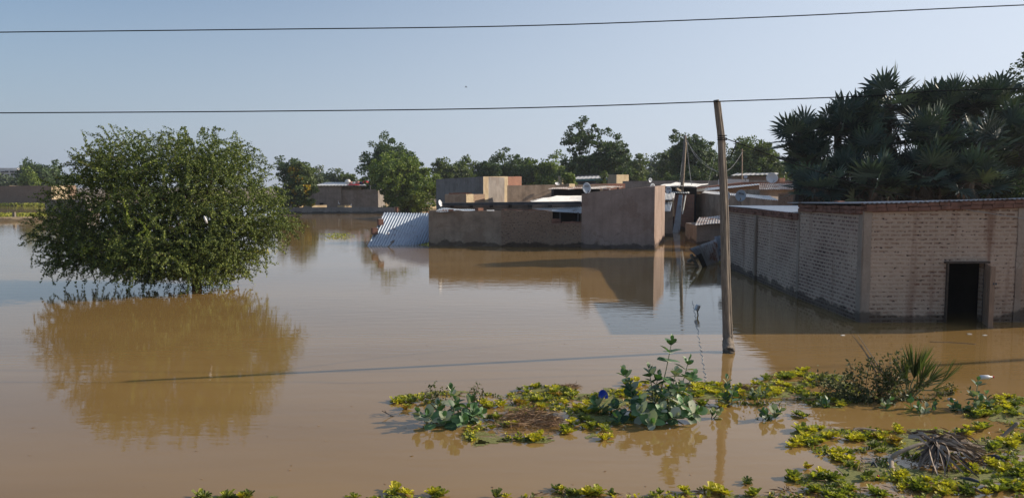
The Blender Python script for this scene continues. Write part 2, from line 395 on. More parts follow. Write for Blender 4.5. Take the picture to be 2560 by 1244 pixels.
# ---------------------------------------------------------------- ground and water
def setting():
    ys = [-60, -12, 0, 3, 5.2, 7.2, 12, 40, 110, 150, 165, 260, 900, 3500]
    zs = [2.0, 1.9, 1.7, 0.9, 0.1, -0.6, -1.4, -1.6, -1.5, -0.6, 0.12, 0.4, 1.0, 2.0]
    xs = [-3000, -600, -200, -60, -20, 0, 20, 60, 200, 600, 3000]
    V = []; Fc = []
    for j, (y, z) in enumerate(zip(ys, zs)):
        for i, x in enumerate(xs):
            V.append((x, y, z + 0.05 * math.sin(i * 2.1 + j)))
    nx = len(xs)
    for j in range(len(ys) - 1):
        for i in range(nx - 1):
            a = j * nx + i; Fc.append((a, a + 1, a + nx + 1, a + nx))
    g = mkmesh('ground', V, Fc, plaster('bare_earth', (0.25, 0.19, 0.125), False, scale=0.3), smooth=True)
    tag(g, kind='structure')
    m, nt, b = M_new('muddy_water')
    o = coords(nt, 'Object')
    big = noise(nt, coords(nt, 'Object', (0.07, 0.28, 1)), 1.0, 6, 0.6)
    col = ramp(nt, big, [(0.3, (0.25, 0.150, 0.050)), (0.7, (0.325, 0.200, 0.069))])
    L(nt, col, b.inputs['Base Color'])
    b.inputs['Roughness'].default_value = 0.02; b.inputs['IOR'].default_value = 1.42
    b.inputs['Specular IOR Level'].default_value = 0.5
    w1 = noise(nt, coords(nt, 'Object', (0.55, 1.5, 1)), 5.0, 3, 0.5)
    w2 = noise(nt, coords(nt, 'Object', (0.7, 2.6, 1)), 1.3, 2, 0.5)
    calm = ramp(nt, noise(nt, coords(nt, 'Object', (0.04, 0.09, 1)), 1.0, 2), [(0.38, 0.35), (0.62, 1.0)])
    h = mth(nt, 'ADD', mth(nt, 'MULTIPLY', w1, 0.3), mth(nt, 'MULTIPLY', w2, 0.7))
    h = mth(nt, 'MULTIPLY', h, calm)
    bump(nt, h, b, 1.0, 0.0075)
    w = mkmesh('water', [(-900, 4.0, 0), (900, 4.0, 0), (900, 172, 0), (-900, 172, 0)], [(0, 1, 2, 3)], m, origin=None)
    tag(w, kind='structure')
setting()
# ================================================================= structures
def perp(A, B):
    d = (B - A); n = Vector((-d.y, d.x, 0)).normalized()
    return n if n.y > 0 or abs(n.y) < 1e-6 else -n
def block_fp(u0, Y0, v0, u1, Y1, v1, depth, bdir=None, dback=0.0):
    A = Q(u0, v0, Y0); B = Q(u1, v1, Y1)
    b = Vector((*bdir, 0)).normalized() if bdir else perp(A, B)
    C = B + b * depth; D = A + b * depth
    return [(A.x, A.y), (B.x, B.y), (C.x, C.y), (D.x, D.y)], [A.z, B.z, B.z + dback, A.z + dback]
def wallblock(name, label, cat, *a, mat='plaster', group=None, **k):
    """one free-standing wall or box: a single mesh"""
    fp, tp = block_fp(*a, **k); m = MB(); m.prism(fp, tp)
    o = m.build(name, MT[mat], origin=(fp[0][0], fp[0][1], 0)); return tag(o, label, cat, group)
def part_block(name, parent, *a, mat='plaster', **k):
    fp, tp = block_fp(*a, **k); m = MB(); m.prism(fp, tp)
    return m.build(name, MT[mat], parent)
def sheet(m, c00, c10, c11, c01, waves, amp=0.018, ny=5, sag=0.0, jag=0.0, seg=6, th=0.012):
    """corrugated sheet; ridges run from edge c00-c10 to edge c01-c11"""
    c00, c10, c11, c01 = map(Vector, (c00, c10, c11, c01))
    nrm = (c10 - c00).cross(c01 - c00).normalized()
    if nrm.z < 0: nrm = -nrm
    nx = waves * seg; base = len(m.v); rows = ny + 1
    for j in range(rows):
        t = j / ny
        for i in range(nx + 1):
            s = i / nx
            e = 0.0
            if jag and j in (0, ny): e = jag * (mn.noise(Vector((int(s * waves / 6) * 3.7, j, 1))))
            tt = t + e
            p = (c00 * (1 - s) + c10 * s) * (1 - tt) + (c01 * (1 - s) + c11 * s) * tt
            w = amp * math.sin(2 * math.pi * s * waves)
            w += sag * (mn.noise(Vector((s * 3, t * 2, c00.x))))
            m.v.append(tuple(p + nrm * w))
    n1 = len(m.v) - base
    for q in range(n1):
        m.v.append(tuple(Vector(m.v[base + q]) - nrm * th))
    W_ = nx + 1
    for j in range(ny):
        for i in range(nx):
            a = base + j * W_ + i
            m.f.append((a, a + 1, a + W_ + 1, a + W_))
            a += n1
            m.f.append((a + W_, a + W_ + 1, a + 1, a))
    for i in range(nx):
        a = base + i; m.f.append((a + n1, a + n1 + 1, a + 1, a))
        a = base + ny * W_ + i; m.f.append((a, a + 1, a + n1 + 1, a + n1))
    for j in range(ny):
        a = base + j * W_; m.f.append((a, a + W_, a + W_ + n1, a + n1))
        a = base + j * W_ + nx; m.f.append((a + n1, a + W_ + n1, a + W_, a))
def roof(parent, pts, waves, mat='tin', name='roof', **k):
    m = MB(); sheet(m, *[Q(*p) for p in pts], waves, **k)
    return m.build(name, MT[mat], parent)
def bricks_row(m, A, B, z0, z1, out, bw=0.255, bh=0.085, dp=0.14, gap=0.012, drop=0.0, core=True):
    """a course of loose clay bricks from A to B, z interpolated"""
    A = Vector((A[0], A[1], z0)); B = Vector((B[0], B[1], z1)); L_ = (B - A).length; d = (B - A) / L_
    ang = math.atan2(d.y, d.x); s = 0.02
    if core: m.bar(A, B, dp * .7, bh * .72)
    while s < L_ - bw:
        w = bw * random.uniform(0.85, 1.08)
        if random.random() > drop:
            c = A + d * (s + w / 2) + Vector(out) * random.uniform(0.0, 0.03) + Vector((0, 0, random.uniform(-.012, .012)))
            m.box(c, (w - gap, dp, bh * random.uniform(.9, 1.02)), ang + random.uniform(-.04, .04))
        s += w
# ---- the big brick house on the right
C0 = P(2150, 806); SS = P(1993, 745); EE = P(1815, 667); FR = P(2560, 804)
sd = (EE - C0).normalized(); fd = (FR - C0).normalized()
RX = C0 + fd * 7.2
def brick_house():
    r = thing('brick_house', C0, 'large brick house with smeared mortar and a dark open doorway, tin roof along its top', 'house')
    zf = lambda p: 2.86 + 0.02 * (p - C0).dot(fd) * 1.3
    T = 0.24
    tn = Vector((-fd.y, fd.x, 0))
    # doorway in the front wall
    def onfront(u):
        d = ray(u, 700); # intersect ray with the vertical plane of the front wall
        t = ((C0 - Vector((0, 0, CAM_H))).dot(tn)) / d.dot(tn)
        return Vector((d.x * t, d.y * t, 0))
    D1 = onfront(2364); D2 = onfront(2462)
    zl = 1.49
    fw = MB()
    def seg(a, b, z0, za, zb):
        n = len(fw.v)
        q = [a, b, b + tn * T, a + tn * T]
        vs = [(p.x, p.y, z0) for p in q] + [(q[0].x, q[0].y, za), (q[1].x, q[1].y, zb), (q[2].x, q[2].y, zb), (q[3].x, q[3].y, za)]
        fw.add(vs, [(3, 2, 1, 0), (4, 5, 6, 7), (0, 1, 5, 4), (1, 2, 6, 5), (2, 3, 7, 6), (3, 0, 4, 7)])
    f0 = C0 + fd * 0.0
    seg(f0, D1, -1, zf(f0), zf(D1)); seg(D1, D2, zl, zf(D1), zf(D2)); seg(D2, RX, -1, zf(D2), zf(RX))
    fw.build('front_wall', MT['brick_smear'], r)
    # side wall, upper part: from corner to the step
    so = Vector((-sd.y, sd.x, 0))
    if so.x > 0: so = -so
    sw = MB()
    a = C0 + sd * (T + 0.003); b = SS
    q = [a, b, b - so * T, a - so * T]
    sw.prism([(p.x, p.y) for p in q][::-1], [2.84, 2.78, 2.78, 2.84][::-1])
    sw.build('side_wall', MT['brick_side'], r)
    # back and far walls close the rooms
    bw_ = MB()
    p1 = SS - so * (T + .003); p2 = p1 + fd * 7.0
    bw_.prism([(p1.x, p1.y), (p2.x, p2.y), (p2.x, p2.y + T), (p1.x, p1.y + T)], [2.78, 2.9, 2.9, 2.78])
    p3 = RX - fd * T
    bw_.prism([(p3.x, p3.y + T + .01), (RX.x, RX.y + T + .01), (RX.x, SS.y - .01), (p3.x, SS.y - .01)], [2.9] * 4)
    bw_.build('back_wall', MT['brick_old'], r)
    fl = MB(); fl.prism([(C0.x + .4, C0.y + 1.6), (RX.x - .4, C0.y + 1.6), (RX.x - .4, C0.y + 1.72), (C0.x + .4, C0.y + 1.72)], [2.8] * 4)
    fl.build('partition_wall', MT['black'], r)  # black partition paints the dark of the room behind the door
    # lower long wall behind the step
    lw = MB()
    a = SS + sd * 0.003; b = EE
    w4 = 4.2
    q = [a, b, b - so * w4, a - so * w4]
    lw.prism([(p.x, p.y) for p in q][::-1], [2.52, 2.50, 2.50, 2.52][::-1])
    lw.build('low_side_wall', MT['brick_side'], r)
    # cement pilasters
    def pil(base, w, ztop, axis, out, dz=0.0):
        pm = MB()
        q = [base - axis * w / 2, base + axis * w / 2]
        o2 = out * 0.022
        rows = 14; n0 = len(pm.v)
        for k in range(rows + 1):
            z = -0.6 + (ztop + 0.6) * k / rows
            j = 0.02 * mn.noise(Vector((base.x, base.y, z * 2)))
            j2 = 0.02 * mn.noise(Vector((base.x + 9, base.y, z * 2)))
            for p, e in ((q[0] + axis * j - out * .05, 0), (q[0] + axis * j + o2, 0), (q[1] + axis * j2 + o2, 0), (q[1] + axis * j2 - out * .05, 0)):
                pm.v.append((p.x, p.y, z))
        for k in range(rows):
            for e in range(3):
                a_ = n0 + k * 4 + e; pm.f.append((a_, a_ + 1, a_ + 5, a_ + 4))
        pm.build('cement_pilaster', MT['cement'], r)
    pil(C0 + fd * 0.10, 0.2, 2.72, fd, -tn); pil(C0 + sd * 0.12, 0.26, 2.72, sd, so)
    pil(SS + sd * 0.02, 0.16, 2.62, sd, so); pil(SS + sd * 4.6, 0.2, 2.3, sd, so)
    pil(onfront(2545), 0.16, 2.8, fd, -tn)
    # ring beam (smooth cement band) - rows of exposed bricks on the top
    for A_, B_, za, zb, o_, dr in ((C0 - tn * 0.005, RX - tn * .005, 2.845, zf(RX), -tn, .03), (C0 + so * 0.005, SS + so * .005, 2.80, 2.745, so, .1), (SS + so * .005, EE + so * 0.005, 2.49, 2.465, so, .05)):
        cm = MB()
        for k in range(2): bricks_row(cm, A_, B_, za - k * 0.098, zb - k * 0.098, o_ * 0.5, bw=0.27, drop=dr)
        cm.bar(Vector((A_.x, A_.y, za - .06)) - o_ * .07, Vector((B_.x, B_.y, zb - .06)) - o_ * .07, .17, .2)
        cm.build('brick_coping', MT['brick_loose'], r)
    # roofs
    o1 = C0 - fd * 0.12 - tn * 0.1; o1.z = 2.92
    o2 = RX - tn * .1; o2.z = zf(RX) + 0.075
    o3 = RX + Vector((0, 5.0, 0)); o3.z = o2.z - 0.22
    o4 = SS + so * 0.2 + sd * 0.55; o4.z = 2.83
    m = MB(); sheet(m, o1, o2, o3, o4, 62, amp=0.011, sag=0.02, th=0.018); m.build('roof', MT['tin_dark'], r)
    a = SS + so * 0.04 + sd * 0.05; a.z = 2.55; b = EE + so * 0.04; b.z = 2.535
    c = b - so * 4.4; c.z = 2.56; d = a - so * 4.4; d.z = 2.58
    m = MB(); sheet(m, a, b, c, d, 60, amp=0.011, sag=0.03, jag=0.012); m.build('low_roof', MT['tin_blue'], r)  # bluish tin carries this roof's blue shade in its colour
    # door and its frame
    dm = MB()
    zt_ = 1.46
    fo = -tn * 0.03
    dm.box(D1 + fd * 0.02 + fo + Vector((0, 0, 0.2)), (0.03, 0.08, 2.5), math.atan2(fd.y, fd.x))
    dm.box((D1 + D2) / 2 + fo + Vector((0, 0, zl - 0.01)), ((D2 - D1).length + 0.12, 0.12, 0.05), math.atan2(fd.y, fd.x))
    dm.box(D2 - fd * 0.02 + fo + Vector((0, 0, 0.2)), (0.03, 0.08, 2.5), math.atan2(fd.y, fd.x))
    dm.build('door_frame', MT['wood_dark'], r)
    H = D2 - fd * 0.05 - tn * 0.09; O = P(2476, 820)
    dd = (O - H).normalized(); sdn = Vector((-dd.y, dd.x, 0))
    dl = MB()
    def slab(s0, s1, z0, z1, th, off=0.0):
        a = H + dd * s0; b = H + dd * s1; q = [a - sdn * (th / 2 - off), b - sdn * (th / 2 - off), b + sdn * (th / 2 + off), a + sdn * (th / 2 + off)]
        dl.add([(p.x, p.y, z0) for p in q] + [(p.x, p.y, z1) for p in q], [(3, 2, 1, 0), (4, 5, 6, 7), (0, 1, 5, 4), (1, 2, 6, 5), (2, 3, 7, 6), (3, 0, 4, 7)])
    LN = (O - H).length
    slab(0.0, 0.30, -0.5, zt_, 0.05); slab(0.305, LN - 0.12, -0.5, zt_ - 0.02, 0.03); slab(LN - .115, LN, -0.5, zt_, 0.10)
    slab(0.31, LN - 0.13, 0.15, 0.25, 0.06, 0.02); slab(0.31, LN - 0.13, 1.0, 1.1, 0.06, 0.02)
    d_ = dl.build('door', MT['wood_door'], r)
    hm = MB(); hp = H + dd * (LN) + Vector((0, 0, 1.05)); hm.box(hp - dd * 0.0 + fd * 0.05, (0.09, 0.03, 0.05), 0); hm.build('handle', MT['metal_dark'], d_)
    # loose bits lying on the roof
    b_ = MB(); b_.box(Q(2098, 505.5, 21.2), (0.24, 0.14, 0.08), 0.4); tag(b_.build('loose_brick', MT['brick_loose'], origin=Q(2098, 507, 21.2)), 'pale chunk of brick lying on the roof edge of the large brick house', 'brick')
    return r
brick_house()
# ---- mud house standing in the flood in the middle
def mud_house():
    A = P(1072, 614); B = P(1453, 619); C = P(1635, 622.5); D = P(1661, 600)
    r = thing('mud_house', A, 'flooded mud house in mid-water with a tall plastered room at its right end', 'house')
    G = P(1253, 616.5)
    dn = Vector((0.27, 0.96, 0))
    def seg(m, a, b, za, zb, T=0.3, n=1, jit=0.0):
        pts = [a.lerp(b, i / n) for i in range(n + 1)]
        zs = [za + (zb - za) * i / n + random.uniform(-jit, jit) for i in range(n + 1)]
        for i in range(n):
            p, q = pts[i], pts[i + 1]
            m.prism([(p.x, p.y), (q.x, q.y), (q.x + dn.x * T, q.y + dn.y * T), (p.x + dn.x * T, p.y + dn.y * T)], [zs[i], zs[i + 1], zs[i + 1], zs[i]])
    m = MB(); seg(m, A, G, 1.99, 1.98, n=14, jit=.022)
    q = A + dn * 0.303; m.prism([(q.x, q.y), (q.x + 0.3, q.y), (q.x + .3 + dn.x * 8, q.y + dn.y * 8), (q.x + dn.x * 8, q.y + dn.y * 8)], [2.0, 2.0, 2.0, 2.0])
    m.build('plastered_wall', MT['plaster'], r)
    G2 = G + (B - G).normalized() * 0.003; R1 = P(1378, 618)
    m = MB(); seg(m, G2, R1, 2.03, 2.0, n=12, jit=.03); m.build('brick_wall', MT['brick_old'], r)
    R2 = R1 + (B - R1).normalized() * .003
    m = MB(); seg(m, R2, B - (B - R1).normalized() * .004, 1.30, 1.36, n=1)
    for u, w, h in ((1390, .1, .1), (1410, 0.5, .06),):
        pass
    m.build('broken_wall', MT['brick_old'], r)
    bd = (B - R1).normalized(); m = MB()
    for k in range(3):
        bricks_row(m, R1 + dn * .1, R1 + bd * 0.5 + dn * .1, 1.35 + k * .09, 1.35 + k * 0.09, -dn * .3, drop=0.15 + k * .25)
    m.build('crumbling_course', MT['brick_loose'], r); m = MB()
    bricks_row(m, R1 + bd * 0.55 + dn * .1, B + dn * .1 - bd * 0.03, 1.36, 1.40, -dn * .3, drop=0.1)
    m.build('crumbling_course', MT['brick_loose'], r); m = MB()
    bricks_row(m, G2 + dn * .1, R1 + dn * .1, 2.07, 2.04, -dn * .3, bh=0.05, drop=0.25)
    m.build('crumbling_course', MT['brick_loose'], r)
    for u in (1400, 1445):
        m = MB(); p = Q(u, 560, 42.95); m.bar((p.x, p.y, 1.2), (p.x, p.y, 1.93), 0.07); m.build('post', MT['metal_dark'], r)
    # tall room: outline dips on its left
    m = MB()
    n = 10; tl = []; 
    E2 = D.copy(); Bk = B + (D - C)
    front = [B.lerp(C, i / n) for i in range(n + 1)]
    base = [(p.x, p.y) for p in front] + [(E2.x, E2.y), (Bk.x, Bk.y)]
    zs = [2.93 + 0.41 * (i / n) ** 0.9 + random.uniform(-.012, .012) for i in range(n + 1)] + [3.44, 2.98]
    m.prism(base, zs)
    m.build('tall_room', MT['plaster_pink'], r)
    # low tin roof above the broken wall
    roof(r, [(1372, 527, 44.6), (1456, 533, 44.6), (1456, 517, 46.2), (1330, 521, 46.2)], 22, 'tin_white', 'yard_roof', amp=0.02, jag=0.05)
    # long shed behind the wall
    part_block('shed_wall', r, 1104, 46.4, 513, 1452, 46.4, 510, 2.4, mat='plaster_grey')
    m = MB()
    a = Q(1095, 510.5, 45.9); b = Q(1452, 506.5, 45.9)
    m.bar(a, b, 0.5, 0.16); m.build('roof_lip', MT['metal_dark'], r)
    for u in (1130, 1178, 1228, 1275, 1325, 1375):
        m = MB(); p = Q(u, 515, 46.3); m.box(p, (0.2, 0.3, 0.16), 0.1); m.build('rafter_end', MT['metal_dark'], r)
    m = MB(); p = Q(1378, 560, 46.33); q = Q(1450, 560, 46.33); m.prism([(p.x, p.y), (q.x, q.y), (q.x, q.y + .03), (p.x, p.y + .03)], [1.95] * 4); m.build('shade_panel', MT['black'], r)  # black panel stands in for the shade under the yard roof
    # ragged sheet along the wall top
    roof(r, [(1090, 528, 43.8), (1200, 528.5, 43.8), (1205, 522, 44.9), (1098, 520, 44.9)], 26, 'tin_blue', 'wall_top_sheet', amp=0.02, sag=0.12, jag=0.1)
    roof(r, [(1217, 528, 43.6), (1236, 527.5, 43.6), (1236, 524.5, 43.9), (1217, 524.5, 43.9)], 8, 'tin_white', 'small_sheet', amp=0.02)
    return r
mud_house()
for i, (u, v, Y, rz, s, lb) in enumerate([(1127, 525, 43.75, .3, 1.0, 'reddish loose brick on the flooded mud house wall, near the broken white dish'),
                                      (1198, 523, 43.75, .8, 1.5, 'pile-sized clay lump on the wall top left of the small white sheet'),
                                      (1515, 474, 44, .2, 1.0, 'loose clay brick left on the sloping top of the tall plastered room'),
                                      (1548, 470.5, 44, .9, 0.9, 'small brick fragment on the parapet of the tall plastered room, farther right')]):
    m = MB(); c = Q(u, v, Y); m.box(c, (0.28 * s, 0.16 * s, 0.1 * s), rz); tag(m.build('loose_brick', MT['brick_loose'], origin=c), lb, 'brick', 'loose bricks lying about')
def plank(name, label, a, b, w=0.06, mat='wood_pale', cat='plank', group=None):
    m = MB(); m.bar(Q(*a), Q(*b), w); tag(m.build(name, MT[mat], origin=Q(*a)), label, cat, group)
plank('plank', 'bright thin plank lying on the roof of the tall plastered room', (1508, 471.5, 45), (1525, 473, 44.5), 0.06, 'cloth_w')
plank('plank', 'rough brown pole laid along the sloping top of the tall plastered room', (1470, 482, 43.4), (1618, 465.5, 44.0), 0.05, 'wood')
# ---- collapsed tin roof half under water
def fallen_roof():
    m = MB()
    c00 = Q(905, 641, 43.0); c10 = Q(1112, 596, 45.6); c11 = Q(1135, 531.5, 50); c01 = Q(960, 531, 47.3)
    sheet(m, c00, c10, c11, c01, 27, amp=0.036, ny=10, sag=0.07, seg=6)
    o = m.build('fallen_roof', MT['tin_blue'], origin=P(915, 617), smooth=True)
    tag(o, 'ribbed tin roof collapsed and sliding into the water beside the flooded mud house', 'roof sheet')
    for u, v, Y, s in ((951, 555, 45.9, 1), (936.5, 577.5, 45.0, 1.1)):
        b = MB(); c = Q(u, v, Y); b.box(c, (0.30 * s, 0.25, 0.34 * s), 0.5); tag(b.build('loose_brick', MT['brick_loose'], origin=c), 'clay brick caught on the left edge of the collapsed tin roof, ' + ('upper of the two' if v < 560 else 'lower of the two'), 'brick', 'loose bricks lying about')
    b = MB(); b.bar(Q(968, 619, 43.2), Q(985, 603, 43.4), 0.05); b.bar(Q(976, 606, 43.35), Q(986, 600, 43.5), 0.12, 0.03)
    tag(b.build('stick', MT['wood'], origin=P(968, 619)), 'forked stick leaning on the foot of the collapsed tin roof', 'stick')
fallen_roof()
# ---- low yard walls and the houses behind the left tree
wallblock('low_wall', 'dark low wall standing in the water between the big tree and the bright wall stretch', 'wall', 690, 99, 518.5, 990, 99, 518, 0.35, mat='plaster_grey')
def lit_wall():
    A = Q(990.5, 517.5, 98.9); B = Q(1105, 509, 118)
    r = thing('sunlit_wall', (A.x, A.y, 0), 'sunlit tan compound wall in panels, running back beneath the bright green tree', 'wall')
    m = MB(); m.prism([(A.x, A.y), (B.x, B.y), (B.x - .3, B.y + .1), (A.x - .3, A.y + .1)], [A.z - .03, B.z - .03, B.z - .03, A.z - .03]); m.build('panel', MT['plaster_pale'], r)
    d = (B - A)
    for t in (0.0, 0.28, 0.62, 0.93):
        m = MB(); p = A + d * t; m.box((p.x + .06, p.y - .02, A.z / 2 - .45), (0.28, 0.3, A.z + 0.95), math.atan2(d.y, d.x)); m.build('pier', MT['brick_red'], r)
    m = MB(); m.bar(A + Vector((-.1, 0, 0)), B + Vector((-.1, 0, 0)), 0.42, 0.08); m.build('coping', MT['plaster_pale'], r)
lit_wall()
def house(name, label, blocks, roofs=(), cat='house', extra=None):
    b0 = blocks[0]; p = Q(b0[1], 500, b0[2])
    r = thing(name, (p.x, p.y, 0), label, cat)
    for b in blocks:
        nm, kw = b[0], (b[-1] if isinstance(b[-1], dict) else {})
        a = b[1:-1] if isinstance(b[-1], dict) else b[1:]
        part_block(nm, r, *a, **kw)
    for rr in roofs:
        roof(r, rr[1], rr[2], rr[3], rr[0], **(rr[4] if len(rr) > 4 else {}))
    return r
h1 = house('plastered_house', 'grey plastered house with a curved pale tin roof behind the low wall', [
    ('wall', 783, 112, 465, 852, 112, 465, 14, dict(mat='plaster_grey')),
    ('side_wing_wall', 852.3, 112.4, 474.5, 945, 112.4, 473, 6, dict(mat='plaster_grey')),
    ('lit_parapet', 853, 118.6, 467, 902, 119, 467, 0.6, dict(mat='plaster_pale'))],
    [('roof', [(784, 463.6, 111.6), (917, 463.6, 111.6), (905, 455.5, 124), (815, 455.5, 124)], 16, 'tin_white', dict(amp=0.02))])
m = MB(); p = Q(804, 510, 111.9); m.box((p.x, p.y, zt(510, 112)), (0.5, 0.1, 0.35)); m.build('window', MT['black'], h1)
wallblock('compound_wall', 'plain dark mud wall between the yellow-flowering tree and the grey house', 'wall', 700, 113.5, 480, 782.5, 113.5, 476, 0.4, mat='plaster')
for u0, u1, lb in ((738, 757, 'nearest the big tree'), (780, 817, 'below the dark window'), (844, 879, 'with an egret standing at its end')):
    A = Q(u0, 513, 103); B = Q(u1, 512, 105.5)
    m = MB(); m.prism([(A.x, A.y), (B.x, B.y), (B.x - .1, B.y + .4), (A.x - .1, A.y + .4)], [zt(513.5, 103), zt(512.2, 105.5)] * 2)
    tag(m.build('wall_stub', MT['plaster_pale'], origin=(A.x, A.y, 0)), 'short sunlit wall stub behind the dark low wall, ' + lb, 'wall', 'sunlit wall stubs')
# bundles on that roof
def blob(m, c, sx, sy, sz, seed=0, n=10, amp=0.25):
    c = Vector(c); base = len(m.v)
    for j in range(n + 1):
        th = math.pi * j / n
        for i in range(n * 2):
            ph = math.pi * i / n
            d = Vector((math.sin(th) * math.cos(ph), math.sin(th) * math.sin(ph), math.cos(th)))
            r = 1 + amp * mn.noise(d * 1.6 + Vector((seed * 3.1, 0, 0)))
            m.v.append((c.x + d.x * sx * r, c.y + d.y * sy * r, c.z + d.z * sz * r))
    w = n * 2
    for j in range(n):
        for i in range(w):
            m.f.append((base + j * w + i, base + (j + 1) * w + i, base + (j + 1) * w + (i + 1) % w, base + j * w + (i + 1) % w))
for k, (u, v, sx, sz, mt, lb) in enumerate([(870, 454, .42, .34, 'cloth_w', 'bulging white sack at the left end of the belongings on the grey house roof'),
        (878, 458, .35, .24, 'cloth_p', 'pinkish bundle right beside the white sack on the roof'),
        (886, 458, .35, .22, 'cloth_w', 'small pale bundle in the middle of the belongings on the roof'),
        (895, 457, .4, .26, 'cloth_p', 'dusty pink bundle between the pale and navy bundles on the roof'),
        (904, 457.5, .45, .24, 'cloth_b', 'navy bundle near the right end of the belongings on the roof'),
        (913, 455, .5, .18, 'cloth_r', 'bright red bundle topping the right end of the belongings'),
        (884, 462, .95, .10, 'cloth_r', 'flat red cloth spread on the tin roof below the bundles')]):
    m = MB(); c = Q(u, v, 113.5 if k < 6 else 112.2); blob(m, c, sx, 0.4, sz, k, 7)
    tag(m.build('bundle', MT[mt], origin=c, smooth=True), lb, 'bundle', 'belongings piled on the roof')
m = MB(); m.tube([Q(925, 474, 112), Q(925, 455, 112)], 0.12, 6); blob(m, Q(926, 453.5, 112), .3, .3, .25, 3, 6)
tag(m.build('rag_post', MT['metal_dark'], origin=Q(925, 474, 112)), 'dark post with a rag on top at the right end of the grey house roof', 'post')
house('mud_outbuilding', 'sunlit sandy wall pieces peeping out left of the bright green tree', [('wall', 926, 122, 458, 975, 125, 455, 3, dict(mat='plaster_pale'))], cat='shed')
# egrets
def egret(u, v, Y, h, label, face=1):
    p = Q(u, v, Y); r = thing('egret', p, label, 'egret', 'white egrets on the wall')
    m = MB(); k = h
    def X(x, z): return Vector((p.x + face * x * k, p.y, p.z + z * k))
    m.tube([X(-0.22, .30), X(-.1, .38), X(.02, .48), X(.1, .58), X(.08, .7), X(.04, .8), X(.07, .9), X(.13, .93), X(.18, .92)],
           [0.02 * k, .09 * k, .115 * k, .09 * k, .045 * k, .033 * k, .035 * k, .045 * k, .02 * k], 10)
    m.build('body', MT['feather'], r, smooth=True)
    m = MB(); m.tube([X(.17, .925), X(.32, .90)], [0.02 * k, 0.004 * k], 6); m.build('beak', MT['beak'], r)
    for s in (-1, 1):
        m = MB(); m.tube([X(0.0 + s * .03, .36), X(-.03 + s * .03, .18), X(0.0 + s * .03, 0)], 0.012 * k, 5); m.build('leg', MT['metal_dark'], r)
egret(847, 513.5, 103.6, 0.62, 'white egret standing upright behind the sunlit wall stub, left of the pair', -1)
egret(877.5, 518.2, 99.1, 0.55, 'white egret standing at the right end of the sunlit wall stub', 1)
# far left
h2 = thing('walled_compound', Q(0, 512, 146), 'long dark brick compound wall at the far left with a sunlit orange end face', 'wall')
A = Q(-60, 465.5, 146); B = Q(128, 463.5, 140); Cc = Q(170, 464, 158)
m = MB(); m.prism([(A.x, A.y), (B.x, B.y), (B.x, B.y + 8), (A.x, A.y + 8)], [A.z, B.z, B.z, A.z]); m.build('long_wall', MT['brick_old'], h2)
m = MB(); m.prism([(B.x + .01, B.y), (Cc.x, Cc.y), (Cc.x - .5, Cc.y + .2), (B.x + .01, B.y + 5)], [B.z, Cc.z, Cc.z, B.z]); m.build('end_wall', MT['plaster_pale'], h2)  # sunlit look of the end face helped by paler plaster
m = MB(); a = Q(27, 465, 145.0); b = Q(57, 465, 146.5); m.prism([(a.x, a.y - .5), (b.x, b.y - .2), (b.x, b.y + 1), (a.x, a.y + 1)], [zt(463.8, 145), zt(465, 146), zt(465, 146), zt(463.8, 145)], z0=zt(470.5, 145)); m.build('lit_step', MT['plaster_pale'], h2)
wallblock('mud_wall', 'short dark wall running in behind the left side of the big tree', 'wall', 113, 96, 499, 215, 96, 498, 3.0, mat='plaster_grey')
wallblock('low_wall', 'pale low wall at the left edge with weeds growing along its top', 'wall', -60, 75, 543.5, 112, 78, 541.5, 0.5, mat='plaster_pale')
m = MB(); p = P(38.5, 551); m.box((p.x, p.y - .15, .25), (0.22, 0.25, 1.2)); tag(m.build('wall_post', MT['wood'], origin=(p.x, p.y, 0)), 'dark post breaking the pale low wall at the left edge', 'post')
h3 = thing('apartment_block', Q(0, 450, 330), 'distant unfinished concrete block with empty windows above the trees at the left edge', 'building')
A = Q(-60, 427, 330); B = Q(57, 427, 330)
m = MB(); m.prism([(A.x, A.y), (B.x, B.y), (B.x + 3, B.y + 14), (A.x, A.y + 14)], [zt(426.5, 330)] * 4); 
m.box(Q(22, 426, 334), (9, 3, 2)); m.build('wall', MT['concrete_far'], h3)
for u, v, w, h in ((7, 430, 9, 3.2), (17, 429, 8, 4), (30, 429, 9, 4), (41, 429, 8, 4), (6, 436, 7, 4), (18, 437, 10, 3.5), (32, 436, 9, 3.5), (41, 436.5, 9, 5), (53, 436, 3, 3.5)):
    m = MB(); c = Q(u, v, 329.9); m.box(c, (w / F * 330, .3, h / F * 330)); m.build('window', MT['black'], h3)
m = MB(); m.bar(Q(798, 440, 520), Q(798, 418, 520), 1.3); m.box(Q(798, 421, 520), (2.2, 2.2, .8)); tag(m.build('tower', MT['concrete_far'], origin=Q(798, 440, 520)), 'tiny slim tower poking above the distant treeline', 'tower')
# ---- sand-coloured building right of the bright green tree
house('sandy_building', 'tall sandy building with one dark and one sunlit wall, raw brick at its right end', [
    ('shaded_wall', 1090, 84, 448, 1208, 75, 441.5, 6, dict(mat='plaster_grey', bdir=(0.35, 1.0)))])  # greyer plaster colours this face as the shaded side
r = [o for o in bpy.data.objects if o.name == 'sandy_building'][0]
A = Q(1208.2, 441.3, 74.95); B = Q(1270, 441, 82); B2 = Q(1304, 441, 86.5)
m = MB(); m.prism([(A.x, A.y), (B.x, B.y), (B.x - 2, B.y + .6), (A.x - .2, A.y + 1.2)], [A.z, B.z, B.z, A.z]); m.build('sunlit_wall', MT['plaster_pale'], r)  # paler plaster colours this face as the sunlit side
m = MB(); m.prism([(B.x + .01, B.y), (B2.x, B2.y), (B2.x - 2, B2.y + .6), (B.x - 1, B.y + .6)], [B.z - .02, B2.z, B2.z, B.z - .02]); m.build('brick_gable', MT['brick_red'], r)
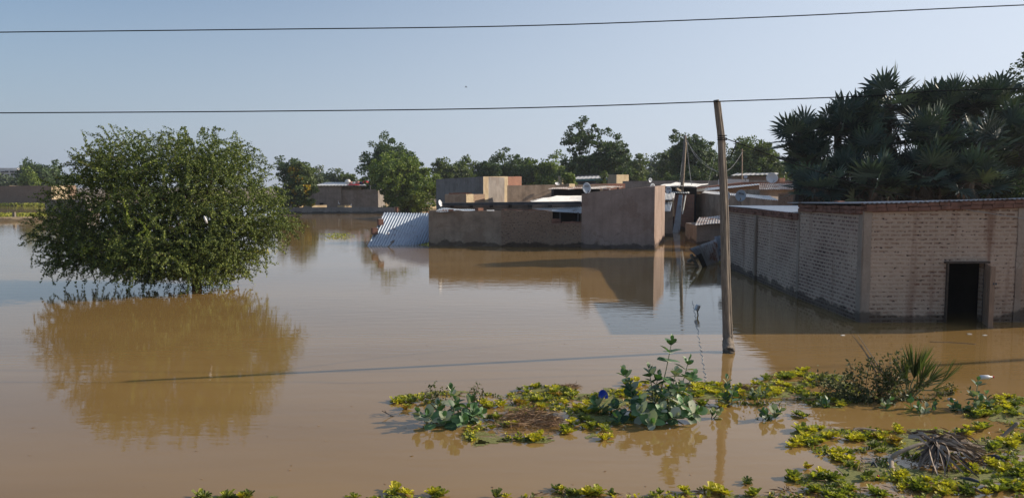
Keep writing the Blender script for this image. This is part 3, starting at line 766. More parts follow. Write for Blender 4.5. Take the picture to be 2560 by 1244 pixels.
wallblock('courtyard_wall', 'long dark mud wall right of the sunlit sandy face, behind the tin roofs', 'wall', 1268, 70, 463.5, 1385, 72, 461.5, 8, mat='plaster', bdir=(.12, 1))
wallblock('courtyard_wall', 'darker wall continuing right behind the biggest dish on the tall room', 'wall', 1385.5, 72.2, 461.5, 1520, 74, 461.5, 5, mat='plaster')
wallblock('brick_pier', 'small sunlit block on the mud wall beneath the bright green bush', 'pier', 1423, 71.0, 459, 1437, 72.5, 459.5, .5, mat='plaster_pale', bdir=(-.5, 1))
house('small_shed', 'small dark shed with a crumbling brick edge below the sandy building', [
    ('wall', 1112, 66, 486, 1165, 66, 485, 2, dict(mat='plaster')),
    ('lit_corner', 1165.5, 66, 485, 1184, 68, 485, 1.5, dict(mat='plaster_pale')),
    ('lit_brick_wall', 1184.3, 69, 486.5, 1212, 73, 485, 1, dict(mat='brick_old'))], cat='shed')
r = bpy.data.objects['small_shed']
m = MB(); a = Q(1122, 484, 66); b = Q(1180, 483, 66.5); bricks_row(m, a, b, a.z, b.z, (0, -.3, 0), bh=.16, bw=.35, drop=.35); m.build('crumbling_course', MT['brick_loose'], r)
# ---- roofs behind the mud house
house('tin_roofed_shed', 'shed with a glaring ribbed tin roof between the dark strip and the biggest dish', [
    ('wall', 1335, 49.2, 508, 1452, 49.2, 507, 7, dict(mat='plaster_grey'))],
    [('roof', [(1316, 507, 49.0), (1456, 505.5, 49.0), (1470, 489, 57), (1392, 489.5, 57)], 34, 'tin_white', dict(amp=0.02, jag=.02, sag=.08)),
     ('upper_sheet', [(1325, 502, 52.0), (1372, 496, 53.0), (1400, 491.5, 56), (1342, 497.5, 55)], 12, 'tin_white', dict(amp=0.02, sag=.08))], cat='shed')
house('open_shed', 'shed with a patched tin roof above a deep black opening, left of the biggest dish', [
    ('wall', 1385, 58.5, 473.5, 1500, 58.5, 473, 4, dict(mat='black'))],  # solid black block paints the shade of the opening
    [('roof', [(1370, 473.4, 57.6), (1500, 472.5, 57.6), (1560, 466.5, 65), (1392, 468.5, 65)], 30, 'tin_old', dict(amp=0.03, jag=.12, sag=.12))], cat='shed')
house('teal_trimmed_house', 'far house with a pale tin roof over teal trim, below the tallest tree', [
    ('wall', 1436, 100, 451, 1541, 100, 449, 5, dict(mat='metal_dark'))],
    [('roof', [(1432, 448.3, 99.3), (1541, 444, 99.3), (1541, 438, 104), (1443, 441.5, 104)], 10, 'tin_white', dict(amp=0.02))])
r = bpy.data.objects['teal_trimmed_house']
m = MB(); m.bar(Q(1433, 450.3, 99.5), Q(1540, 447, 99.5), .1, 0.28); m.build('trim', MT['teal'], r)
m = MB(); m.bar(Q(1420, 439.8, 104.2), Q(1541, 437, 104.2), .3, 0.16); m.build('ridge_board', MT['metal_dark'], r)
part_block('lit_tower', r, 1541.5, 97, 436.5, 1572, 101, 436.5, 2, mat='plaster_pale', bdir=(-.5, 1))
wallblock('sandy_pier', 'small tan wall end just left of the bright green bush', 'pier', 1405, 101, 440, 1419, 103, 440, 1, mat='plaster_pale', bdir=(-.5, 1))
wallblock('long_wall', 'long dark compound wall stretching behind all the tin roofs to the right', 'wall', 1563, 86, 452.5, 1990, 88, 450, 1.2, mat='plaster_grey')
wallblock('brick_parapet', 'dark red brick parapet left of the long compound wall, over the tall room', 'wall', 1478, 78, 461, 1563, 80, 458.5, 1.5, mat='brick_red')
for (u, v) in ((1505, 463), (1516, 462)): pass
# ---- alley between the mud house and the brick house
house('alley_hut', 'narrow hut squeezed against the tall plastered room with two ribbed awnings', [
    ('wall', 1655, 52.6, 500, 1683, 52.6, 500, 4, dict(mat='plaster_grey'))],
    [('roof', [(1655, 499, 52), (1685, 499, 52), (1688, 482.5, 55.5), (1655, 482.5, 55.5)], 9, 'tin_white', dict(amp=0.035)),
     ('awning', [(1655, 528, 51.0), (1676, 528, 51.0), (1682, 505, 52.4), (1655, 505, 52.4)], 7, 'tin_blue', dict(amp=0.035))], cat='hut')
plank('plank', 'pale upright batten at the right corner of the narrow alley hut', (1682.5, 495, 52.2), (1684.5, 541, 52.2), 0.1)
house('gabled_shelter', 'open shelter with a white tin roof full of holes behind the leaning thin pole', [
    ('wall', 1664, 61.5, 467, 1742, 61.5, 469, 3, dict(mat='black')),  # solid block coloured black as the shade under the shelter roof
    ('front_wall', 1690, 60.6, 486, 1736, 60.8, 486, .4, dict(mat='brick_red'))],
    [('roof', [(1650, 462.5, 60.5), (1742, 467, 60.5), (1772, 459.5, 70), (1690, 456, 70)], 22, 'tin_white', dict(amp=0.02, sag=.1)),
     ('front_sheet', [(1676, 481.5, 60.0), (1724, 483, 60.0), (1724, 479, 61), (1676, 478, 61)], 8, 'tin_white', dict(amp=0.02))], cat='shelter')
m = MB(); sheet(m, Q(1681, 583, 57.5), Q(1699, 586, 57.0), Q(1706, 487, 57.3), Q(1697.5, 487, 57.8), 5, amp=.03)
tag(m.build('corrugated_sheet', MT['tin_blue'], origin=P(1690, 567)), 'narrow blue tin panel leaning upright in the flooded alley beside the thin pole', 'panel')
plank('plank', 'thin white batten leaning to the right of the blue tin panel in the alley', (1706, 535, 57.5), (1714, 488, 57.8), .07, 'cloth_w')
hh = house('plastered_shack', 'brown plastered shack with a pale roof edge slanting down behind the dishes', [
    ('wall', 1737, 64, 483, 1945, 44.5, 500, 3.0, dict(mat='plaster'))],
    [('roof', [(1754, 481.5, 62.5), (1947, 500.5, 44.1), (1925, 489, 47.5), (1764, 477, 66)], 40, 'tin_white', dict(amp=0.015, sag=.08, jag=.02))], cat='shack')
m = MB(); p = P(1738, 567); m.box((p.x, p.y - .3, .9), (0.32, 0.32, 3.4), 0.6); m.build('corner_post', MT['wood_pale'], hh)
house('lean_to', 'low lean-to with a grey stained tin roof in front of the brown plastered shack', [
    ('wall', 1742, 45.4, 563, 1850, 45.4, 556, 3, dict(mat='plaster_grey'))],
    [('roof', [(1737, 562.5, 45.1), (1850, 553, 45.1), (1850, 534, 49), (1747, 543, 50)], 16, 'tin_old', dict(amp=0.015, sag=.05))], cat='lean-to')
house('brick_shack', 'brown brick shack right of the big leaning pole, under a long tin roof edge', [
    ('wall', 1742, 66, 478, 1898, 66, 462, 2.2, dict(mat='brick_old'))],
    [('roof', [(1741, 479, 65.2), (1900, 461.5, 65.2), (1899, 458.8, 66.8), (1727, 473, 66.8)], 24, 'tin', dict(amp=0.015))], cat='shack')
wallblock('brick_parapet', 'dark red brick parapet rising to the right above the long slanting roof edge', 'wall', 1735, 70, 471, 1860, 71, 455.5, 1.0, mat='brick_red')
wallblock('brick_parapet', 'level dark red brick wall below the widest grey dish', 'wall', 1860.5, 74, 455, 2040, 74, 454, 1.0, mat='brick_red')
house('ribbed_roof_house', 'mud house with a broad ribbed tin roof reaching under the fan palms', [
    ('wall', 1899, 56.4, 474, 2060, 56.4, 475, 4, dict(mat='plaster'))],
    [('roof', [(1898, 473.3, 56), (2035, 473.5, 56), (2010, 458.5, 62.5), (1898, 458.8, 62.5)], 26, 'tin_old', dict(amp=0.035))])
wallblock('mud_wall', 'pitted mud wall end rising left of the long brick house roof', 'wall', 1946, 43, 484, 2024, 41, 480, 0.4, mat='brick_old')
wallblock('garden_wall', 'dark red wall in the shade beneath the fan palms', 'wall', 2024, 38.5, 475, 2760, 38.2, 473, 0.4, mat='brick_old')
house('far_house', 'far house with a bright white roof edge right of the big pole', [
    ('wall', 1832, 91, 441, 1946, 91, 439, 4, dict(mat='brick_old'))],
    [('roof', [(1826, 439, 90), (1946, 435.5, 90), (1946, 431.5, 92.5), (1842, 432.5, 92.5)], 10, 'tin_white', dict(amp=0.02))])
wallblock('roof_sheet', 'white roof sheet lying flat just right of the big pole', 'roof sheet', 1815, 80, 447.5, 1872, 80, 448, 3, mat='tin_white')
wallblock('brick_stack', 'small orange block on the far roofs right of the widest dish', 'brick', 1949, 79, 445, 1963, 79.5, 445, .5, mat='brick_loose')
# collapsed corrugated fence at the house corner
def tin_fence():
    r = thing('collapsed_tin_fence', P(1780, 664), 'rusty corrugated fence sheets collapsed in the water behind the big pole', 'fence')
    m = MB(); sheet(m, Q(1766, 670, 32.6), Q(1797, 657, 34.0), Q(1789, 598, 34.2), Q(1722, 622, 31.6), 14, amp=.03, ny=7, sag=.15); m.build('leaning_sheet', MT['tin_dark'], r, smooth=True)
    m = MB(); sheet(m, Q(1792, 660, 34.6), Q(1835, 655, 34.2), Q(1835, 584, 34.6), Q(1786, 591, 34.8), 12, amp=.03, ny=7, sag=.1); m.build('upright_sheet', MT['tin_dark'], r, smooth=True)
    for a_, b_, w_ in (((1720, 653, 32), (1742, 643, 32.2), .12), ((1744, 668, 32.2), (1728, 636, 31.9), .1), ((1716, 659, 32.3), (1745, 664, 32.6), .04)):
        m = MB(); m.bar(Q(*a_), Q(*b_), w_); m.build('broken_stake', MT['wood'], r)
    m = MB(); sheet(m, Q(1757, 669, 32.2), Q(1768, 669, 32.5), Q(1752, 632, 32.0), Q(1742, 638, 31.7), 3, amp=.03); m.build('rusted_patch', MT['metal_dark'], r)
tin_fence()
# ---- satellite dishes
def textmesh(txt, size):
    c = bpy.data.curves.new('logo_text', 'FONT'); c.body = txt; c.size = size; c.align_x = 'CENTER'; c.align_y = 'CENTER'; c.extrude = 0.002
    o = bpy.data.objects.new('tmp', c); COL.objects.link(o)
    dg = bpy.context.evaluated_depsgraph_get(); me = bpy.data.meshes.new_from_object(o.evaluated_get(dg))
    bpy.data.objects.remove(o); return me
def dish(u, v, Y, w, h, label, logo=True, az=0.0, el=0.15, roll=0.0, mat='dish', base=None, group='satellite dishes on the roofs'):
    c = Q(u, v, Y); R = w / F * Y / 2; H = h / F * Y / 2
    r = thing('satellite_dish', c, label, 'satellite dish', group)
    n = Vector((math.sin(az) * math.cos(el), -math.cos(az) * math.cos(el), math.sin(el)))
    sx = Vector((0, 0, 1)).cross(n).normalized(); up = n.cross(sx)
    if roll: sx, up = sx * math.cos(roll) + up * math.sin(roll), up * math.cos(roll) - sx * math.sin(roll)
    m = MB(); rings = 6; seg = 24
    for side in (0, 1):
        b0 = len(m.v); m.v.append(tuple(c - n * (0.22 * R + side * .015)))
        for k in range(1, rings + 1):
            q = k / rings
            for i in range(seg):
                t = 2 * math.pi * i / seg
                p = c + sx * math.cos(t) * R * q + up * math.sin(t) * H * q - n * (0.22 * R * (1 - q * q) + side * .015)
                m.v.append(tuple(p))
        for i in range(seg): m.f.append((b0, b0 + 1 + i, b0 + 1 + (i + 1) % seg) if side == 0 else (b0, b0 + 1 + (i + 1) % seg, b0 + 1 + i))
        for k in range(rings - 1):
            for i in range(seg):
                a = b0 + 1 + k * seg + i; b = b0 + 1 + k * seg + (i + 1) % seg
                m.f.append((a, a + seg, b + seg, b) if side == 0 else (b, b + seg, a + seg, a))
    o_ = 1 + rings * seg
    for i in range(seg):
        a = 1 + (rings - 1) * seg + i; b = 1 + (rings - 1) * seg + (i + 1) % seg
        m.f.append((a, a + o_, b + o_, b))
    ref = m.build('reflector', MT[mat], r, smooth=True)
    if logo:
        lm = MB(); lc = c + up * H * 0.35 - n * (0.16 * R - 0.03)
        lm.add([lc - sx * R * .5 - up * R * .13, lc + sx * R * .5 - up * R * .13, lc + sx * R * .5 + up * R * .13, lc - sx * R * .5 + up * R * .13], [(0, 1, 2, 3)])
        lp = lm.build('logo', MT['logo_dark'], ref)
        me = textmesh('CANAL+', R * 0.26)
        me.materials.clear(); me.materials.append(MT['logo_white'])
        M3 = np.array([sx, up, n]).T
        co = np.zeros(len(me.vertices) * 3); me.vertices.foreach_get('co', co); co = co.reshape(-1, 3) @ M3.T + np.array(lc + n * .006 - c)
        me.vertices.foreach_set('co', co.ravel()); me.update()
        to = bpy.data.objects.new('lettering', me); COL.objects.link(to); to.parent = ref
    am = MB(); tip = c + n * R * 1.0 - up * H * 0.75
    am.tube([c - up * H * 0.97, tip], 0.015, 5); am.tube([tip, tip + (c - tip).normalized() * .1], .03, 6)
    am.build('feed_arm', MT['metal_dark'], r)
    bz = Q(*base) if base else c - Vector((0, 0, H * 1.5))
    pm = MB(); pm.tube([c - n * .3 * R, c - n * .5 * R - up * H * .5, bz], 0.022, 6); pm.build('mast', MT['metal_dark'], r)
dish(1467, 470, 43.2, 22, 28, 'big upright grey dish with dark logo at the left end of the tall room', az=.25, base=(1469, 487, 43.4))
dish(1852, 489, 39, 26, 30, 'big grey dish with a dark logo standing clear to the right of the big pole', az=-.1, roll=-.25, base=(1853, 512, 39.3))
dish(1813, 489, 41, 26, 28, 'grey dish with a dark logo half hidden behind the big pole', az=0.1, base=(1818, 512, 41.2))
dish(1671.5, 475, 51.5, 16, 19, 'small grey dish with a dark logo just right of the tall plastered room', az=.1, base=(1672, 484, 54))
dish(1632, 466, 47, 16, 16, 'grey dish peeping over the top of the tall plastered room', az=.6, base=(1632, 476, 47))
dish(1626, 450.5, 85.5, 12, 12, 'tiny far dish on the long dark compound wall above the tall room', az=.6, base=(1626, 458, 86))
dish(1393, 459, 71.5, 13, 9, 'small whitish dish tilted on the dark mud wall near the bright bush', logo=False, az=.6, el=.6, mat='dish_white', base=(1393, 466, 72))
dish(1930, 445, 72.5, 30, 26, 'widest pale dish, without logo, behind the red brick wall near the palms', logo=False, base=(1930, 460, 73))
dish(1864, 442, 79, 9, 9, 'very small far dish left of the widest dish', logo=False, az=-.5, base=(1864, 452, 80))
dish(1101, 508, 44.6, 13, 18, 'white dish with a damaged rim at the left end of the flooded mud house', logo=False, az=1.0, el=.3, mat='dish_white', base=(1104, 522, 45))
# ---- poles and wires
def big_pole():
    pts = [P(1823.5, 881), Q(1820, 840, 15.62), Q(1817, 760, 15.62), Q(1814.5, 680, 15.6), Q(1813, 600, 15.6), Q(1810, 480, 15.6), Q(1806, 400, 15.6), Q(1804, 345, 15.6), Q(1797.5, 290, 15.6), Q(1793, 250, 15.6)]
    r = thing('wooden_pole', pts[0], 'thick crooked wooden pole in the water, split along its length, carrying wires', 'pole')
    base = pts[0] + Vector((0.03, 0, -1.2))
    m = MB()
    pc = [base, pts[0] + Vector((0, 0, -.3))] + cap_curve(pts, 5)
    rad = []
    for i, p in enumerate(pc):
        t = max(0, p.z) / 5.0
        rad.append(0.086 - 0.030 * t + 0.006 * mn.noise(Vector((p.z * 2, 0, 0))) + 0.03 * max(0.0, 1 - max(p.z, 0) / .35))
    m.tube([p + Vector((-.02, 0, 0)) for p in pc], rad, 14, 0.03)
    m.tube([p + Vector((0.055 - .02 * max(0, p.z) / 5, 0.01, -.02)) for p in pc], [x * .62 for x in rad], 10, 0.04)
    m.build('post', MT['wood'], r, smooth=True)
    m = MB()
    for dz, rr in ((0, .088), (.05, .088), (-.035, .09)):
        c = Q(1804.5, 345, 15.6) + Vector((0.006, 0, dz))
        m.tube([c + Vector((math.cos(t) * rr, math.sin(t) * rr, .01 * math.sin(t))) for t in np.linspace(0, 6.283, 17)], .009, 5)
    m.build('wire_binding', MT['cable'], r)
big_pole()
def wire(name, label, pts, rad, mat='cable', group=None, k=8, cat='cable'):
    m = MB(); m.tube(cap_curve(pts, k), rad, 5); tag(m.build(name, MT[mat], origin=pts[0], smooth=True), label, cat, group)
RP = Vector((24.4, 18.2, 0))
m = MB(); m.tube([RP + Vector((0, 0, -1)), RP + Vector((0, 0, 3)), RP + Vector((.05, 0, 8.0))], [.13, .11, .08], 10, .03)
tag(m.build('utility_pole', MT['wood'], origin=RP, smooth=True), 'wooden pole standing beyond the right edge, only its thin shadow showing on the water', 'pole')
LP = Q(-700, 500, 17.4); LP.z = 0
m = MB(); m.tube([LP + Vector((0, 0, -1)), LP + Vector((0, 0, 8.2))], [.12, .09], 10, .03)
tag(m.build('utility_pole', MT['wood'], origin=LP, smooth=True), 'wooden pole beyond the left edge holding the far ends of both wires', 'pole')
wire('power_line', 'upper power line crossing the whole sky', [LP + Vector((0, 0, 8.0)), Q(-300, 86, 17.4), Q(0, 81, 17.4), Q(640, 74, 17.4), Q(1280, 65.5, 17.4), Q(1920, 43, 17.4), Q(2560, 13, 17.4), RP + Vector((0, -.05, 7.95))], .0125, group='power lines overhead')
wire('power_line', 'lower power line passing over the top of the thick crooked pole', [LP + Vector((0, 0, 5.2)), Q(-300, 284, 15.7), Q(0, 282.5, 15.6), Q(640, 278.5, 15.5), Q(1280, 270.5, 15.5), Q(1793, 254, 15.5), Q(2180, 240, 15.6), Q(2560, 222.5, 15.8), RP + Vector((0, -.1, 5.6))], .0115, group='power lines overhead')
wire('service_cable', 'dark cable sagging from the thick pole down to the brick house roof', [Q(1812, 346, 15.6), Q(1835, 354, 15.8), Q(1960, 400, 17), Q(2130, 456, 18.2), Q(2310, 501, 18.9)], .010, k=10)
wire('service_cable', 'thin cable drooping across the upper brick wall right of the service cable landing', [Q(2310, 501, 18.9), Q(2400, 521, 18.9), Q(2560, 546, 18.9), Q(2700, 560, 18.9)], .008, 'cable_grey')
wire('cable_tail', 'short cable tail hanging just right of the thick pole top', [Q(1840, 355, 15.8), Q(1838, 366, 15.8), Q(1832, 380, 15.8), Q(1826, 392, 15.8)], .010)
wire('thin_cable', 'thin pale cable looping from the thin pole to behind the thick pole', [Q(1718, 352, 64), Q(1735, 385, 62), Q(1757, 408, 60), Q(1779, 423, 60), Q(1800, 430, 60), Q(1822, 424, 64), Q(1840, 405, 70), Q(1856, 380, 78)], .013, 'cable_grey')
wire('thin_cable', 'second thin cable running down from the thin pole top', [Q(1718, 356, 64), Q(1745, 392, 60), Q(1775, 418, 58), Q(1800, 432, 56)], .013, 'cable_grey')
wire('thin_cable', 'pale cable hanging in a loop over the brown plastered shack', [Q(1717, 350, 64), Q(1721, 400, 64), Q(1727, 450, 63.6), Q(1733, 480, 63.5), Q(1740, 493, 63.5), Q(1750, 498.5, 63.3), Q(1760, 492, 63), Q(1766, 480, 63)], .022, 'cable_grey')
wire('thin_cable', 'thin stay wire left of the thin pole', [Q(1712, 352, 65), Q(1703, 420, 62), Q(1697, 470, 60)], .012, 'cable_grey')
wire('thin_cable', 'faint drop wire behind the thick pole to the slanting roof edge', [Q(1795, 350, 66), Q(1785, 400, 66), Q(1775, 440, 66), Q(1768, 474, 65)], .011, 'cable_grey')
tp = thing('thin_pole', P(1697, 575), 'tall thin leaning pole of two lashed sticks in the alley', 'pole')
m = MB(); b = P(1698, 572); m.tube([b + Vector((-.05, 0, -1)), b, Q(1706, 450, 61), Q(1713, 338, 61)], [.15, .15, .13, .1], 8, .05); m.build('post', MT['wood'], tp, smooth=True)
m = MB(); m.tube([b + Vector((.28, -.1, -1)), Q(1701.5, 560, 60.7), Q(1708, 460, 60.8), Q(1715, 356, 60.9)], [.07, .07, .06, .05], 6, .05); m.build('lashed_stick', MT['wood_pale'], tp, smooth=True)
m = MB(); m.bar(Q(1691, 471, 60), Q(1704, 479, 60.5), .14); m.build('brace', MT['wood_pale'], tp)
m = MB(); m.tube([Q(1855, 449, 78), Q(1855.5, 372, 78)], [.06, .05], 6); m.bar(Q(1851, 374, 78), Q(1861, 378, 78), .05)
tag(m.build('antenna_mast', MT['wood_pale'], origin=Q(1855, 449, 78)), 'thin pale mast on the far roofs right of the thick pole', 'mast')
# little bird in the sky
def bird(u, v, Y, s, label):
    c = Q(u, v, Y); r = thing('bird', c, label, 'bird')
    m = MB(); m.tube([c + Vector((-.5 * s, 0, 0)), c + Vector((-.15 * s, 0, .02)), c + Vector((.2 * s, 0, .03 * s)), c + Vector((.45 * s, 0, 0))], [.02 * s, .1 * s, .1 * s, .02 * s], 7)
    m.build('body', MT['metal_dark'], r, smooth=True)
    for sg in (-1, 1):
        m = MB(); b0 = c + Vector((.15 * s, 0, .05 * s)); b1 = c + Vector((-.15 * s, 0, .05 * s))
        m.add([b0, b1, c + Vector((-.15 * s, sg * .5 * s, .35 * s)), c + Vector((-.05 * s, sg * .9 * s, .28 * s)), c + Vector((.15 * s, sg * .45 * s, .4 * s))], [(0, 1, 2, 4), (4, 2, 3)])
        m.build('wing', MT['metal_dark'], r)
bird(1165, 218.5, 60, .22, 'tiny dark bird flying high above the bright green tree')
# can on a stake and a modelled squiggle for an overhead wire's reflection
cn = thing('can_on_stake', P(1745, 787), 'shiny tin can stuck upside down on a short stake in the open water', 'can')
cb = P(1745, 787); m = MB(); m.tube([cb + Vector((0.02, 0, -.5)), cb, Q(1743, 775, 20)], .018, 6); m.build('stake', MT['wood'], cn)
m = MB(); c = Q(1743.5, 768.5, 20.0); ax = Vector((.35, -.1, 1)).normalized()
m.tube([c - ax * .075, c - ax * .07, c + ax * .07, c + ax * .075], [.055, .062, .062, .055], 16); m.build('can', MT['steel'], cn, smooth=False)
cp = []
for i in range(60):
    t = i / 59; u = 1731 + (1766 - 1731) * t + 3.2 * math.sin(i * 2.0 + math.sin(i)) * (0.5 + t * .5); v = 752 + (952 - 752) * (t ** 1.05)
    p = P(u, v); p.z = 0.002; cp.append(p)
m = MB(); m.tube(cp, .007, 5); tag(m.build('wire_reflection_line', MT['cable_grey'], origin=cp[0]), 'thin squiggly line modelled for a wire reflection on the water below the tin can', 'reflection')  # thin tube stands in for an overhead wire's reflection
# ================================================================= vegetation
def unit(a): return a / np.maximum(np.linalg.norm(a, axis=1, keepdims=True), 1e-9)
def leaf_quads(c, d, l, w, R, nb=None):
    """diamond leaves; c centres, d directions"""
    n = len(c); d = unit(d); s = unit(np.cross(d, R.normal(size=(n, 3)) if nb is None else nb + R.normal(size=(n, 3)) * .45))
    l = np.asarray(l).reshape(-1, 1) * np.ones((n, 1)); w = np.asarray(w).reshape(-1, 1) * np.ones((n, 1))
    V = np.empty((n, 4, 3)); V[:, 0] = c - d * l / 2; V[:, 1] = c + s * w / 2 + d * l * .06; V[:, 2] = c + d * l / 2; V[:, 3] = c - s * w / 2 + d * l * .06
    Fc = np.arange(n * 4).reshape(n, 4)
    return V.reshape(-1, 3), Fc
def foliage(name, c, d, l, w, mat, parent, R, nb=None):
    V, Fc = leaf_quads(c, d, l, w, R, nb)
    return mkmesh(name, V, Fc, MT[mat], parent, uv=False)
def rdir(R, n): return unit(R.normal(size=(n, 3)))
def limb(m, a, b, r0, r1, R, k=5, wob=0.08):
    a = np.array(a, float); b = np.array(b, float); L_ = np.linalg.norm(b - a); pts = []
    for i in range(k + 1):
        t = i / k; p = a * (1 - t) + b * t
        if 0 < i < k: p = p + R.normal(size=3) * L_ * wob * .5
        pts.append(Vector(p))
    m.tube(pts, [r0 * (1 - i / k) + r1 * i / k for i in range(k + 1)], 7, .06, cap=False)
def tree(label, u, vtop, hw, Y, zb=1.2, nc=130, nl=38, cr=0.55, ls=0.2, mat='neem', name='leafy_tree', seed=1, cat='tree', ry=0.8, shape=1.0, blossoms=0, spiky=0.0, lobes=8, group=None, fill=0.25):
    nl = int(nl * 1.9); ls = ls * 1.3; cr = cr * 1.18; nc = int(nc * 1.25)
    R = np.random.default_rng(seed); X = Q(u, 400, Y).x; ztop = zt(vtop, Y); rx = hw / F * Y; rz = (ztop - zb) / 2
    C = np.array([X, Y, (ztop + zb) / 2])
    r = thing(name, (X, Y, 0), label, cat, group)
    lc = R.uniform(-1, 1, size=(lobes, 3)); lc = unit(lc) * R.uniform(.25, .62, size=(lobes, 1)); lc[0] *= .3
    lr = R.uniform(.34, .58, size=lobes)
    k = R.integers(0, lobes, nc); dd = rdir(R, nc); rad = R.uniform(.72, 1.05, nc) ** 1.0
    inner = R.random(nc) < fill; rad[inner] *= R.uniform(.2, .8, inner.sum())
    cl = lc[k] + dd * (lr[k] * rad)[:, None]
    lo, hi = np.percentile(cl, 1, axis=0), np.percentile(cl, 99, axis=0)
    cl = (cl - (lo + hi) / 2) / ((hi - lo) / 2)
    if shape != 1.0:   # wider low down (<1) or umbrella (>1)
        cl[:, 0] *= 1 - (1 - shape) * (cl[:, 2] + 1) / 2; cl[:, 1] *= 1 - (1 - shape) * (cl[:, 2] + 1) / 2
    pad = cr * .45
    P_ = C + cl * np.array([max(rx - pad, rx * .6), max(rx * ry - pad, rx * .5), max(rz - pad * .5, rz * .7)])
    sc = R.uniform(.55, 1.25, nc)
    cen = np.repeat(P_, nl, axis=0); s3 = np.repeat(sc, nl)[:, None]
    off = rdir(R, nc * nl) * (R.uniform(.25, 1, (nc * nl, 1)) ** .6) * cr * s3 * np.array([1, 1, .72])
    pts = cen + off; cen_ = cen
    d = unit(off) + R.normal(size=off.shape) * .6 + np.array([0, 0, spiky])
    L_ = ls * R.uniform(.6, 1.35, len(pts))
    if blossoms:
        isb = np.repeat(R.random(nc) < blossoms, nl) & (R.random(len(pts)) < .5) & (cen[:, 0] > X - rx * .2)
        foliage('blossom', pts[isb], d[isb], L_[isb], L_[isb] * .8, 'blossom', r, R)
        pts, d, L_, cen_ = pts[~isb], d[~isb], L_[~isb], cen_[~isb]
    foliage('crown', pts, d, L_, L_ * R.uniform(.45, .75, len(pts)), mat, r, R, unit(unit(pts - cen_) * .8 + unit(pts - C) * .7 + np.array([0, 0, .25])))
    m = MB(); tr = max(.09, rx * .05)
    fork = np.array([X + R.uniform(-.2, .2) * rx, Y, zb + rz * .45])
    limb(m, (X, Y, -1), fork, tr * 1.2, tr * .8, R, 5, .03)
    for i in R.choice(nc, size=min(16, nc), replace=False): limb(m, fork, P_[i], tr * .5, tr * .08, R, 5, .12)
    m.build('trunk', MT['bark'], r, smooth=True)
    return r
